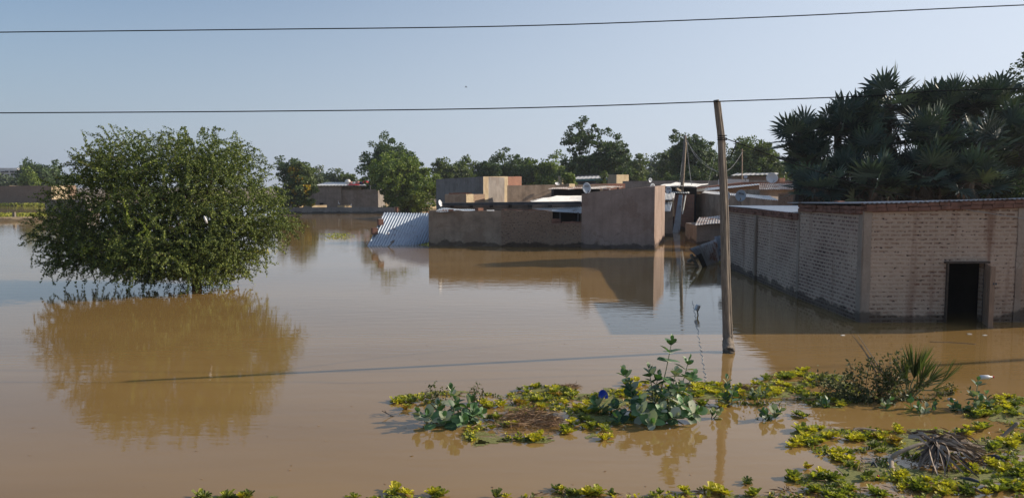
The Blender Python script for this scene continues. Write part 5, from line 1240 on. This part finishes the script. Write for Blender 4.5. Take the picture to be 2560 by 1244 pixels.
for (u, v, su, sv, n, hw, pl) in CL:
    for k in range(n):
        uu = u + RR.normal() * su * .62; vv = v + RR.normal() * sv * .62
        cand.append((uu, vv, int(RR.choice(4, p=hw)), pl))
cand.sort(key=lambda c: -c[1])
BULK = {h: MB() for h, _ in HUES}
for q, (uu, vv, h, pl) in enumerate(cand):
    p = P(uu, vv); s = RR.uniform(.6, 1.15); me = RM[HUES[h][0]][int(RR.integers(0, 4))]; az = RR.uniform(0, 6.28)
    if q < 298:
        o = bpy.data.objects.new('water_lettuce', me); COL.objects.link(o); o.location = (p.x, p.y, .004); o.rotation_euler = (RR.normal() * .12, RR.normal() * .12, az); o.scale = (s, s, s)
        tag(o, HUES[h][1] + ' water lettuce rosette floating ' + PLN[pl], 'water lettuce', HUES[h][1] + ' water lettuce ' + PLN[pl])
    else:
        ca, sa = math.cos(az) * s, math.sin(az) * s
        BULK[HUES[h][0]].add([(p.x + ca * v.co.x - sa * v.co.y, p.y + sa * v.co.x + ca * v.co.y, .004 + v.co.z * s) for v in me.vertices], [tuple(f.vertices) for f in me.polygons])
# small floating bits fill the mats (too many to count)
R = np.random.default_rng(3)
C_, D2_ = [], []
for key, dens in (('left', 200), ('mid', 300), ('right', 260), ('corner', 120), ('bottom', 90), ('bleft', 250), ('bmid', 250), ('small1', 300)):
    poly = WP[key]; xs = [p[0] for p in poly]; ys = [p[1] for p in poly]
    n = int((max(xs) - min(xs)) * (max(ys) - min(ys)) * dens)
    for k in range(n):
        x = R.uniform(min(xs), max(xs)); y = R.uniform(min(ys), max(ys))
        if mn.noise(Vector((x * 2.2, y * 2.6, 4))) > -.02 and inpoly(x + .15 * mn.noise(Vector((x * 3, y * 3, 0))), y + .15 * mn.noise(Vector((x * 3, y * 3, 5))), poly):
            for j in range(5):
                a = R.uniform(0, 6.28); C_.append((x + math.cos(a) * .022, y + math.sin(a) * .022, R.uniform(.006, .03))); D2_.append((math.cos(a), math.sin(a), R.uniform(.1, 1.2)))
Cc_ = np.array(C_); Dd_ = np.array(D2_); h_ = R.random(len(Cc_)); grp = np.repeat(R.random(len(Cc_) // 5), 5)
for lo, hi, mt, lb in ((0, .45, 'let_d', 'olive green'), (.45, .8, 'let_g', 'yellow-green'), (.8, 1.01, 'let_y', 'yellow')):
    s_ = (grp >= lo) & (grp < hi)
    V_, F_ = leaf_quads(Cc_[s_], Dd_[s_], R.uniform(.035, .06, s_.sum()), R.uniform(.022, .04, s_.sum()), R)
    b = BULK[mt]; nv = len(b.v); b.v += [tuple(x) for x in V_]; b.f += [tuple(int(i) + nv for i in f) for f in F_]
for h, nm in HUES:
    if BULK[h].v: tag(mkmesh('floating_weed', BULK[h].v, BULK[h].f, MT[h], uv=False), 'countless small %s floating weed leaves in the foreground mats' % nm, 'floating weed', kind='stuff')
def litter():
    R = np.random.default_rng(17); C = []
    for key, n in (('left', 700), ('mid', 300), ('right', 160), ('corner', 1500), ('bottom', 160)):
        poly = WP[key]; xs = [p[0] for p in poly]; ys = [p[1] for p in poly]; k = 0
        while k < n:
            x = R.uniform(min(xs), max(xs)); y = R.uniform(min(ys), max(ys))
            if y < 7.2: k += 1; continue
            if inpoly(x, y, poly):
                k += 1
                if mn.noise(Vector((x * 1.8, y * 1.8, 22))) > -.1: C.append((x, y, R.uniform(.006, .035)))
    C = np.array(C); D = R.normal(size=C.shape) * np.array([1, 1, .15]); V_, F_ = leaf_quads(C, D, R.uniform(.03, .17, len(C)), R.uniform(.006, .022, len(C)), R)
    tag(mkmesh('dead_leaf_litter', V_, F_, MT['straw'], uv=False), 'brown dead stems and leaf scraps scattered through the floating mats', 'litter', kind='stuff')
litter()
# ---- grey-green broad-leaved shrubs (milkweed-like)
def broad_leaf(V, Fc, b, d, n_, ln, w, curl=.15):
    d = d / np.linalg.norm(d); s = np.cross(d, n_); s /= max(np.linalg.norm(s), 1e-6); n_ = np.cross(s, d)
    rows = [(0, .0, 0), (.12, .55, .01), (.35, .95, .0), (.62, 1.0, -.03), (.85, .62, -.08), (1.0, .04, -.14)]
    b0 = len(V)
    for f, ww, z in rows:
        c = b + d * ln * f + n_ * ln * z * curl * 4
        V += [c - s * w / 2 * ww + n_ * w * .10 * ww, c, c + s * w / 2 * ww + n_ * w * .10 * ww]
    for k in range(len(rows) - 1):
        a = b0 + k * 3; Fc += [(a, a + 1, a + 4, a + 3), (a + 1, a + 2, a + 5, a + 4)]
def milkweed(label, bu, bv, tips, seed, ln=.19, pairs=5, pale=.25):
    R = np.random.default_rng(seed); B = np.array(P(bu, bv)); r = thing('milkweed_shrub', B, label, 'shrub', 'grey-green broad-leaved shrubs in the water')
    st = MB(); V = []; Fc = []; Vp = []; Fp = []
    for (u, v, dy, hh) in tips:
        T = np.array(Q(u, v, B[1] + dy)); T[2] = max(T[2], .1)
        root = B + np.array([R.normal() * .05, R.normal() * .05, -.15]); 
        mid = (root + T) / 2 + np.array([(T[0] - root[0]) * .12, 0, -.08 * abs(T[0] - root[0])]) + R.normal(size=3) * .03
        pts = cap_curve([Vector(root), Vector(mid), Vector(T)], 6); L_ = sum((pts[i + 1] - pts[i]).length for i in range(len(pts) - 1))
        st.tube(pts, [.012 - .007 * i / (len(pts) - 1) for i in range(len(pts))], 6)
        npz = max(3, int(pairs * hh)); d0 = np.array(pts[-1] - pts[-3]); d0 /= np.linalg.norm(d0); d0 = d0 + np.array([0, 0, .45]); d0 /= np.linalg.norm(d0)
        side = np.cross(d0, R.normal(size=3)); side /= np.linalg.norm(side); oth = np.cross(d0, side)
        for k in range(npz):
            dist = .0 + k * .062 * (1 + .25 * R.random()); q = np.array(T) - d0 * dist if dist < .12 else np.array(pts[max(0, len(pts) - 1 - int((dist) / L_ * len(pts)))])
            ax = side if k % 2 == 0 else oth
            for sg in (-1, 1):
                opn = .35 + .28 * k; dd = d0 * math.cos(min(opn, 1.5)) + ax * sg * math.sin(min(opn, 1.5)) + R.normal(size=3) * .15
                sz = ln * (.55 + .18 * min(k, 3)) * R.uniform(.8, 1.15)
                tgt = (Vp, Fp) if R.random() < pale else (V, Fc)
                broad_leaf(tgt[0], tgt[1], q, dd, d0 + R.normal(size=3) * .2, sz, sz * R.uniform(.6, .78))
    mkmesh('leaves', V, Fc, MT['calo'], r, uv=False, smooth=True)
    if Vp: mkmesh('pale_leaves', Vp, Fp, MT['calo_pale'], r, uv=False, smooth=True)
    st.build('stems', MT['stem'], r)
milkweed('biggest grey-green shrub, rising tallest out of the weed mat in the middle foreground', 1625, 1035,
    [(1680, 850, .2, 2.2), (1722, 900, .3, 1.4), (1735, 935, .1, 1.3), (1622, 920, .2, 1.6), (1560, 925, .3, 1.0), (1645, 935, .1, 1.0), (1690, 930, -.1, 1.2), (1700, 960, -.2, 1.2), (1585, 985, .1, 1.3), (1488, 1000, .1, 1.2), (1535, 1010, -.2, 1.4), (1600, 1000, -.3, 1.6), (1540, 1045, -.5, 1.6), (1575, 965, .0, 1.0), (1660, 985, -.3, 1.5), (1720, 1000, -.4, 1.4), (1745, 1028, -.5, 1.2), (1690, 1040, -.6, 1.5), (1630, 1058, -.7, 1.6), (1600, 1025, -.5, 1.2), (1480, 1010, .2, .9), (1655, 1020, -.5, 1.2)], 41, .18, 6, .28)
milkweed('left grey-green shrub with a bold upright leaf, at the left end of the weed mat', 1130, 1050,
    [(1128, 972, .1, 1.5), (1095, 1010, .0, 1.2), (1140, 1000, -.2, 1.4), (1180, 992, .2, 1.2), (1185, 1020, -.2, 1.3), (1205, 1032, -.1, 1.0), (1045, 1030, -.2, 1.2), (1070, 1035, -.4, 1.1), (1110, 1040, -.4, 1.2), (1160, 1050, -.4, .8)], 42, .185, 5, .4)
milkweed('small grey-green sprig sticking up in front of the thick pole reflection', 1825, 1010, [(1818, 948, .1, 1.3), (1815, 990, -.1, 1.1), (1838, 975, 0, 1.0)], 43, .16, 4, .35)
milkweed('low grey-green rosette standing alone in open water right of the big shrub', 1932, 1048, [(1935, 1025, 0, 1.4), (1915, 1040, -.1, 1.0), (1950, 1035, .1, 1.1), (1905, 1032, 0, .8)], 44, .17, 4, .4)
milkweed('pale-leaved sprig in the mat behind the lone rosette', 1900, 995, [(1897, 972, 0, 1.2), (1915, 985, .1, .8), (1880, 985, 0, .8)], 45, .13, 4, .7)
milkweed('wilted pale sprig just right of the big shrub', 1785, 1045, [(1782, 1032, 0, 1.0), (1800, 1036, 0, .8)], 46, .15, 3, .8)
milkweed('tall grey-green shrub at the right, below the white plastic bottle', 2450, 1020, [(2445, 950, 0, 1.4), (2425, 975, .1, 1.2), (2465, 985, 0, 1.5), (2450, 1000, -.1, 1.6), (2480, 1010, -.1, 1.0), (2440, 1015, -.2, 1.2)], 47, .15, 4, .3)
milkweed('grey-green sprigs in a row at the water below the palm clump', 2320, 1030, [(2295, 1020, 0, 1.4), (2315, 1028, -.1, 1.2), (2335, 1020, 0, 1.0), (2275, 995, .2, .9)], 48, .15, 4, .3)
milkweed('small grey-green sprig left below the palm clump', 2212, 1020, [(2205, 1010, 0, 1.0), (2225, 1012, .1, .8)], 49, .12, 3, .4)
milkweed('dark grey-green sprigs between the palm clump and the tall right shrub', 2400, 1028, [(2395, 1015, 0, 1.2), (2420, 1022, 0, 1.1), (2380, 1020, .1, 1.0)], 50, .15, 4, .15)
milkweed('single round-leaved sprig in the mat left of the palm clump', 2058, 1015, [(2055, 1000, 0, 1.1), (2068, 1012, 0, .7)], 51, .14, 3, .1)
# ---- leafy herbs
def herb(label, cu, cv, tips, seed, ls=.05, n=40, mat='herb', name='leafy_weed'):
    R = np.random.default_rng(seed); B = np.array(P(cu, cv)); r = thing(name, B, label, 'weed', None); st = MB(); C = []; D = []
    for (u, v, dy) in tips:
        T = np.array(Q(u, v, B[1] + dy)); T[2] = max(.05, T[2]); root = B + np.array([(T[0] - B[0]) * .35, dy * .4, -.1])
        pts = cap_curve([Vector(root), Vector((root + T) / 2 + R.normal(size=3) * .04), Vector(T)], 5); st.tube(pts, .005, 4)
        a = np.array([list(p) for p in pts]); k = np.clip((R.random(n) ** .6 * len(a)).astype(int), 2, len(a) - 1)
        c = a[k] + R.normal(size=(n, 3)) * ls * .9; c[:, 2] = np.maximum(c[:, 2], .01); C.append(c); D.append(R.normal(size=(n, 3)) + np.array([0, 0, -.2]))
    C = np.concatenate(C); D = np.concatenate(D); l = R.uniform(.7, 1.4, len(C)) * ls
    foliage('leaves', C, D, l, l * .45, mat, r, R); st.build('stems', MT['twig'], r)
herb('dusky leafy weed with two drooping tips above the left grey-green shrub', 1110, 1035, [(1075, 962, .2), (1085, 980, .1), (1060, 985, .1), (1100, 975, .2), (1120, 972, .1), (1150, 985, .1)], 61, .055, 34)
herb('dusky leafy sprig rising at the right end of the left shrub', 1185, 1035, [(1195, 960, .1), (1185, 968, .1), (1208, 968, 0), (1172, 985, .1)], 62, .055, 30)
herb('broad tangle of dusky leafy weed around the left side of the palm clump', 2170, 1000, [(2125, 910, .3), (2150, 915, .2), (2175, 905, .2), (2200, 900, .1), (2225, 892, .1), (2245, 888, .1), (2130, 930, .1), (2110, 935, .2), (2080, 940, .2), (2050, 940, .1), (2060, 955, 0), (2100, 960, 0), (2150, 945, 0), (2190, 935, 0), (2230, 925, 0), (2260, 915, 0), (2210, 960, 0), (2160, 970, -.1), (2120, 985, -.1), (2180, 990, -.2), (2230, 980, -.2), (2090, 985, -.1), (2270, 950, 0), (2040, 950, .2), (2260, 985, -.2), (2300, 970, 0), (2325, 950, .1), (2340, 990, 0)], 63, .06, 75)
herb('low yellowish leafy tangle below the pale-leaved sprig', 1880, 1010, [(1860, 990, 0), (1890, 985, 0), (1920, 990, 0), (1850, 1005, 0), (1900, 1010, -.1), (1955, 1000, 0), (1935, 985, 0)], 64, .045, 34, 'let_d')
herb('fine feathery dark weed right of the palm clump', 2365, 985, [(2350, 975, 0), (2380, 965, 0), (2370, 985, 0), (2340, 990, -.1), (2375, 960, .1)], 65, .04, 40)
# ---- young palm clump
def young_palm():
    R = np.random.default_rng(9); B = np.array(P(2270, 990)); r = thing('young_palm', B, 'young fan palm sprouting as a shaggy clump from the weed mat at the right', 'palm'); V = []; Fc = []; st = MB()
    def blade(b, t, w, bend=.1):
        b = np.array(b, float); t = np.array(t, float); d = t - b; L_ = np.linalg.norm(d); d /= L_; s = np.cross(d, R.normal(size=3)); s /= np.linalg.norm(s); b0 = len(V)
        for f, ww in ((0, .35), (.35, 1), (.7, .7), (1, .03)):
            c = b + d * L_ * f + np.array([0, 0, -bend * L_ * f * f]); V.append(c - s * w / 2 * ww); V.append(c + s * w / 2 * ww)
        for k in range(3): a = b0 + 2 * k; Fc.append((a, a + 1, a + 3, a + 2))
    def fanpx(hub, ang0, ang1, len_px, n, Yd, w=.022, bend=.05):
        h = np.array(Q(hub[0], hub[1], B[1] + Yd)); st.tube([Vector(B + np.array([0, 0, -.1])), Vector((B + h) / 2 + np.array([0, 0, .05])), Vector(h)], .010, 5)
        for k in range(n):
            a = math.radians(ang0 + (ang1 - ang0) * (k + .5) / n) + R.normal() * .02; Lm = len_px / F * B[1] * R.uniform(.85, 1.05)
            blade(h, h + np.array([math.cos(a) * Lm, R.normal() * .1 * Lm - .1 * Lm, math.sin(a) * Lm]), w, bend)
    fanpx((2285, 945), 62, 118, 94, 34, 0, .026, .0)
    fanpx((2262, 950), 70, 125, 78, 24, .1, .022, .0)
    fanpx((2300, 955), 50, 100, 72, 22, -.1, .02, .0)
    fanpx((2270, 960), 95, 150, 72, 12, .1)
    fanpx((2235, 962), 10, 170, 52, 18, -.2, .02)
    fanpx((2235, 962), 150, 215, 60, 12, -.2, .02)
    fanpx((2320, 955), 10, 75, 68, 22, .0, .016)
    fanpx((2355, 955), 35, 80, 75, 16, .05, .012, .0)
    fanpx((2215, 960), 60, 175, 62, 26, -.15, .014)
    fanpx((2330, 975), -10, 55, 50, 12, -.1, .014)
    fanpx((2250, 975), 160, 230, 80, 12, -.2, .018)
    fanpx((2290, 975), 20, 90, 60, 14, -.1, .02)
    mkmesh('fronds', V, Fc, MT['fan_young'], r, uv=False); st.build('leaf_stalks', MT['stem'], r)
    m = MB()
    for a, b in (((2215, 950), (2132, 838)), ((2218, 948), (2146, 838)), ((2190, 930), (2152, 860)), ((2230, 945), (2190, 918))): m.tube([Q(a[0], a[1], B[1]), Q(b[0], b[1], B[1] + .1)], [.012, .006], 5)
    m.build('dry_blades', MT['frond_dry'], r)
young_palm()
# ---- dry fallen frond
def dead_frond():
    R = np.random.default_rng(21); Yh = 9.3; hub = np.array(Q(2338, 1106, Yh)); r = thing('dead_palm_frond', (hub[0], hub[1], 0), 'big dry grey palm frond collapsed on the weed mat, curved stalk on its left', 'frond')
    sp = [P(2232, 1182) + Vector((0, 0, -.02)), Q(2228, 1150, 9.12), Q(2240, 1134, 9.12), Q(2270, 1120, 9.15), Q(2305, 1108, 9.2), Vector(hub)]
    pc = cap_curve(sp, 5); m = MB(); m.tube(pc, [.034 - .018 * i / (len(pc) - 1) for i in range(len(pc))], 9, .06); m.build('stalk', MT['stalk_dry'], r, smooth=True)
    V = []; Fc = []
    def strip(pts, w):
        b0 = len(V); n = len(pts); tw = R.uniform(0, 3)
        for i, p in enumerate(pts):
            d = np.array(pts[min(i + 1, n - 1)]) - np.array(pts[max(i - 1, 0)]); s = np.cross(d, np.array([math.sin(tw + i * .5), math.cos(tw + i * .5), .6])); s /= max(np.linalg.norm(s), 1e-6)
            ww = w * (1 - .8 * (i / (n - 1)) ** 1.5); V.append(np.array(p) - s * ww / 2); V.append(np.array(p) + s * ww / 2)
        for i in range(n - 1): a = b0 + 2 * i; Fc.append((a, a + 1, a + 3, a + 2))
    def px(u, v, dy=0):
        q = np.array(Q(u, v, Yh + dy))
        if q[2] < .01: q = np.array(P(u, v, .01))
        return q
    for k in range(135):
        t = R.random()
        if t < .36: e = px(R.uniform(2410, 2475), R.uniform(1112, 1146), R.uniform(0, .25)); lift = R.uniform(0, .06)
        elif t < .74: e = px(R.uniform(2285, 2450), R.uniform(1140, 1198), R.uniform(-.3, 0)); lift = R.uniform(-.02, .08)
        elif t < .94: e = px(R.uniform(2262, 2420), R.uniform(1074, 1096), R.uniform(.1, .5)); lift = R.uniform(0, .05)
        else: e = px(R.uniform(2270, 2310), R.uniform(1130, 1175), R.uniform(-.2, .1)); lift = .03
        s0 = hub + R.normal(size=3) * np.array([.06, .05, .03]); mid = (s0 + e) / 2 + np.array([R.normal() * .04, R.normal() * .04, lift])
        strip([np.array(p) for p in cap_curve([Vector(s0), Vector(mid), Vector(e)], 4)], R.uniform(.02, .055))
    for k in range(26):
        a = px(R.uniform(2265, 2400), R.uniform(1076, 1098), R.uniform(0, .3)); b = a + np.array([R.uniform(.05, .4), -.15, R.uniform(-.18, .0)]); strip([a, (a + b) / 2 + np.array([0, 0, .05]), b], R.uniform(.03, .06))
    mkmesh('blades', V, Fc, MT['frond_dry'], r, uv=False)
    Cn = np.array([px(R.uniform(2430, 2500), R.uniform(1135, 1160), R.uniform(-.1, .2)) for _ in range(70)]); Cn[:, 2] = np.abs(Cn[:, 2]) * .3 + .01
    foliage('litter', Cn, R.normal(size=(70, 3)) * np.array([1, 1, .2]), R.uniform(.06, .16, 70), .02, 'frond_dry', r, R)
dead_frond()
def straw_heap(label, cu, cv, su, sv, n, seed, mat='straw', h=.1):
    R = np.random.default_rng(seed); r0 = P(cu, cv); a = P(cu - su, cv); b = P(cu, cv - sv); sx = abs(a.x - r0.x); sy = abs(b.y - r0.y)
    c = np.array(r0) + R.normal(size=(n, 3)) * np.array([sx * .45, sy * .45, 0]); c[:, 2] = np.abs(R.normal(size=n)) * h * .5 + .01
    d = R.normal(size=(n, 3)) * np.array([1.0, .5, .22]); V_, F_ = leaf_quads(c, d, R.uniform(.08, .26, n), .009, R)
    tag(mkmesh('straw_heap', V_, F_, MT[mat], origin=r0, uv=False), label, 'straw')
straw_heap('tangled heap of reddish-brown dry straw floating at the left of the mat', 1310, 1052, 75, 24, 900, 5)
straw_heap('pale straw bundle at the right end of the brown straw heap', 1375, 1058, 34, 14, 420, 6)
straw_heap('thin line of brown debris at the far rim of the mat', 1425, 966, 28, 4, 120, 7, h=.02)
straw_heap('reddish withered stems in the mat right of the thick pole foot', 1870, 972, 30, 6, 160, 8, h=.05)
# ---- bits of rubbish and driftwood
def bowl():
    c = P(1508, 996) + Vector((0, -.02, .055)); m = MB(); n = Vector((.55, -.75, .35)).normalized(); sx = Vector((0, 0, 1)).cross(n).normalized(); up = n.cross(sx); R0 = .095; seg = 20; rings = 5
    for side in (0, 1):
        for k in range(rings + 1):
            q = max(k / rings, .02)
            for i in range(seg): t = 2 * math.pi * i / seg; m.v.append(tuple(c + (sx * math.cos(t) + up * math.sin(t)) * (R0 - side * .004) * q - n * (.09 * (1 - q * q) - side * .003)))
    for side in (0, 1):
        for k in range(rings):
            for i in range(seg): a = side * (rings + 1) * seg + k * seg + i; b = side * (rings + 1) * seg + k * seg + (i + 1) % seg; m.f.append((a, b, b + seg, a + seg))
    tag(m.build('plastic_bowl', MT['blue'], origin=c, smooth=True), 'bright blue plastic bowl tipped on its side in the weed mat', 'bowl')
bowl()
def bottle(u, v, h, ax, label, s=1.0):
    c = Q(u, v, P(u, v + h).y); a = Vector(ax).normalized(); r = thing('plastic_bottle', c, label, 'bottle'); m = MB()
    m.tube([c - a * .1 * s, c - a * .095 * s, c + a * .03 * s, c + a * .07 * s, c + a * .1 * s], [.028 * s, .034 * s, .034 * s, .013 * s, .013 * s], 12); m.build('body', MT['white_pl'], r, smooth=True)
    m = MB(); m.tube([c + a * .1 * s, c + a * .12 * s], .015 * s, 10); m.build('cap', MT['red'] if u > 2450 else MT['white_pl'], r)
bottle(2466, 942, 70, (1, .1, .0), 'whitish crumpled plastic bottle resting on top of the tall right shrub')
bottle(2378, 997, 3, (1, .3, -.1), 'small clear plastic bottle floating right of the palm clump', .6)
def log(label, pts, rad, mat='frond_dry', name='driftwood', cat='driftwood'):
    m = MB(); m.tube(cap_curve(pts, 5), rad, 7, .12); tag(m.build(name, MT[mat], origin=pts[0], smooth=True), label, cat)
log('grey driftwood stick jutting up at the right edge', [P(2492, 1102), Q(2515, 1082, P(2500, 1098).y), Q(2545, 1056, P(2500, 1095).y)], .022)
log('black curled frond base floating right of the dry fallen frond', [P(2470, 1142), P(2490, 1147) + Vector((0, 0, .03)), P(2510, 1156)], .03, 'metal_dark')
log('dark leaf-shaped husk below the dry fallen frond', [P(2402, 1196), P(2425, 1199) + Vector((0, 0, .01)), P(2450, 1206)], .022, 'metal_dark')
log('pointed dry husk lying in the mat below the dark husk', [P(2438, 1222), P(2455, 1229), P(2472, 1232)], .02)
log('dark forked stick poking up left of the dry fallen frond', [P(2178, 1165), Q(2184, 1155, P(2180, 1165).y), P(2192, 1168)], .012, 'metal_dark')
log('dark narrow stick drifting on the brown water above the palm clump', [P(2325, 854), P(2380, 856), P(2440, 860)], .012, 'twig')
log('brown stone-like lump at the edge of the mat left of the dry frond', [P(2132, 1078), P(2145, 1075) + Vector((0, 0, .02)), P(2190, 1076)], .025)
def twig_branch():
    r = thing('bare_twig', P(985, 1040), 'bare forked twig reaching left out of the left end of the mat', 'twig'); m = MB(); Yb = P(985, 1040).y
    for a, b in (((1000, 1045), (978, 1038)), ((978, 1038), (955, 1026)), ((978, 1038), (963, 1054)), ((966, 1031), (962, 1025)), ((968, 1048), (953, 1066)), ((985, 1040), (1010, 1050))): m.bar(Q(a[0], a[1], Yb), Q(b[0], b[1], Yb), .008)
    m.build('branches', MT['twig'], r)
twig_branch()
m = MB(); c = P(2195, 1191); blob(m, c + Vector((0, 0, .01)), .014, .014, .014, 1, 5); tag(m.build('bottle_cap', MT['red'], origin=c), 'tiny red bottle cap floating in the lower right mat', 'cap')
m = MB(); c = P(2017, 1227); blob(m, c + Vector((0, 0, .01)), .035, .03, .025, 2, 6); tag(m.build('pale_pebble', MT['cloth_w'], origin=c), 'pale lump like a pebble among the weeds at the bottom', 'pebble')
for k, (u, v, lb) in enumerate([(2424, 835, 'left of two pale floating scraps on the brown water before the door'), (2462, 838, 'right of two pale floating scraps on the brown water before the door'), (2107, 838, 'pale floating scrap on the shadow edge left of the door')]):
    m = MB(); c = P(u, v); m.box(c + Vector((0, 0, .008)), (.09, .05, .012), .2 * k); tag(m.build('floating_scrap', MT['cloth_w'], origin=c), lb, 'scrap', 'pale scraps floating near the door')
# ---- tiny specks drifting on the open water
def specks():
    R = np.random.default_rng(91); C = []
    for k in range(150):
        p = P(R.uniform(0, 2560), R.uniform(600, 1230) ); C.append((p.x, p.y, .004))
    C = np.array(C); D = R.normal(size=C.shape) * np.array([1, 1, .02]); V_, F_ = leaf_quads(C, D, R.uniform(.02, .07, len(C)), R.uniform(.01, .03, len(C)), R, np.tile([0, 0, 3.0], (len(C), 1)))
    tag(mkmesh('floating_specks', V_, F_, MT['straw'], uv=False), 'scattered dead leaf specks drifting on the open brown water', 'debris', kind='stuff')
specks()
# ---- distant weed strips and yellow scraps
def strip_weed(label, pts, n, ls, hgt, mat, seed, name='weed_strip', kind='stuff'):
    R = np.random.default_rng(seed); C = []
    for (u0, v0, u1, v1) in pts:
        a = np.array(P(u0, v0)); b = np.array(P(u1, v1)); t = R.random((n, 1)); c = a * (1 - t) + b * t + R.normal(size=(n, 3)) * np.array([.3, .5, 0]); c[:, 2] = R.random(n) * hgt; C.append(c)
    C = np.concatenate(C); V_, F_ = leaf_quads(C, R.normal(size=C.shape) + np.array([0, 0, .8]), R.uniform(.6, 1.3, len(C)) * ls, ls * .5, R)
    tag(mkmesh(name, V_, F_, MT[mat], uv=False), label, 'weeds', kind=kind)
strip_weed('yellow-green grass strip at the foot of the far left compound wall', [(-60, 514, 112, 515), (-60, 512, 112, 513)], 700, .35, .5, 'let_g', 1)
strip_weed('grey-green bushes along the far left compound wall', [(30, 511, 60, 512), (60, 510, 112, 510)], 500, .45, 1.5, 'calo_pale', 2)
strip_weed('yellow-green weeds growing behind the pale low wall', [(-60, 541, 110, 541), (-60, 539, 110, 539)], 600, .22, .35, 'let_g', 3)
strip_weed('small yellow-green raft of weeds drifting left of the collapsed tin roof', [(806, 592, 868, 592), (830, 590, 866, 590)], 90, .12, .2, 'let_g', 4)
strip_weed('yellowish raft of weeds under the right branches of the thorn tree', [(622, 629, 668, 629)], 120, .12, .1, 'let_y', 5)
strip_weed('yellow scrap of weeds at the foot of the collapsed tin fence', [(1793, 655, 1803, 656)], 30, .12, .08, 'let_y', 6)
# ---- dusty morning air
def haze():
    m = bpy.data.materials.new('haze'); m.use_nodes = True; nt = m.node_tree; nt.nodes.remove(nt.nodes['Principled BSDF'])
    v = nt.nodes.new('ShaderNodeVolumePrincipled'); v.inputs['Color'].default_value = (0.82, 0.88, 0.96, 1); v.inputs['Density'].default_value = 0.0003; v.inputs['Anisotropy'].default_value = 0.2
    nt.links.new(v.outputs[0], nt.nodes['Material Output'].inputs['Volume'])
    b = MB(); b.add([(x, y, z) for x in (-3100, 3100) for y in (-70, 3600) for z in (-3.0, 30)], [(0, 1, 3, 2), (4, 6, 7, 5), (0, 4, 5, 1), (2, 3, 7, 6), (0, 2, 6, 4), (1, 5, 7, 3)])
    o = b.build('haze', m); tag(o, 'thin dusty air over the flooded quarter', 'haze', kind='stuff')
haze()
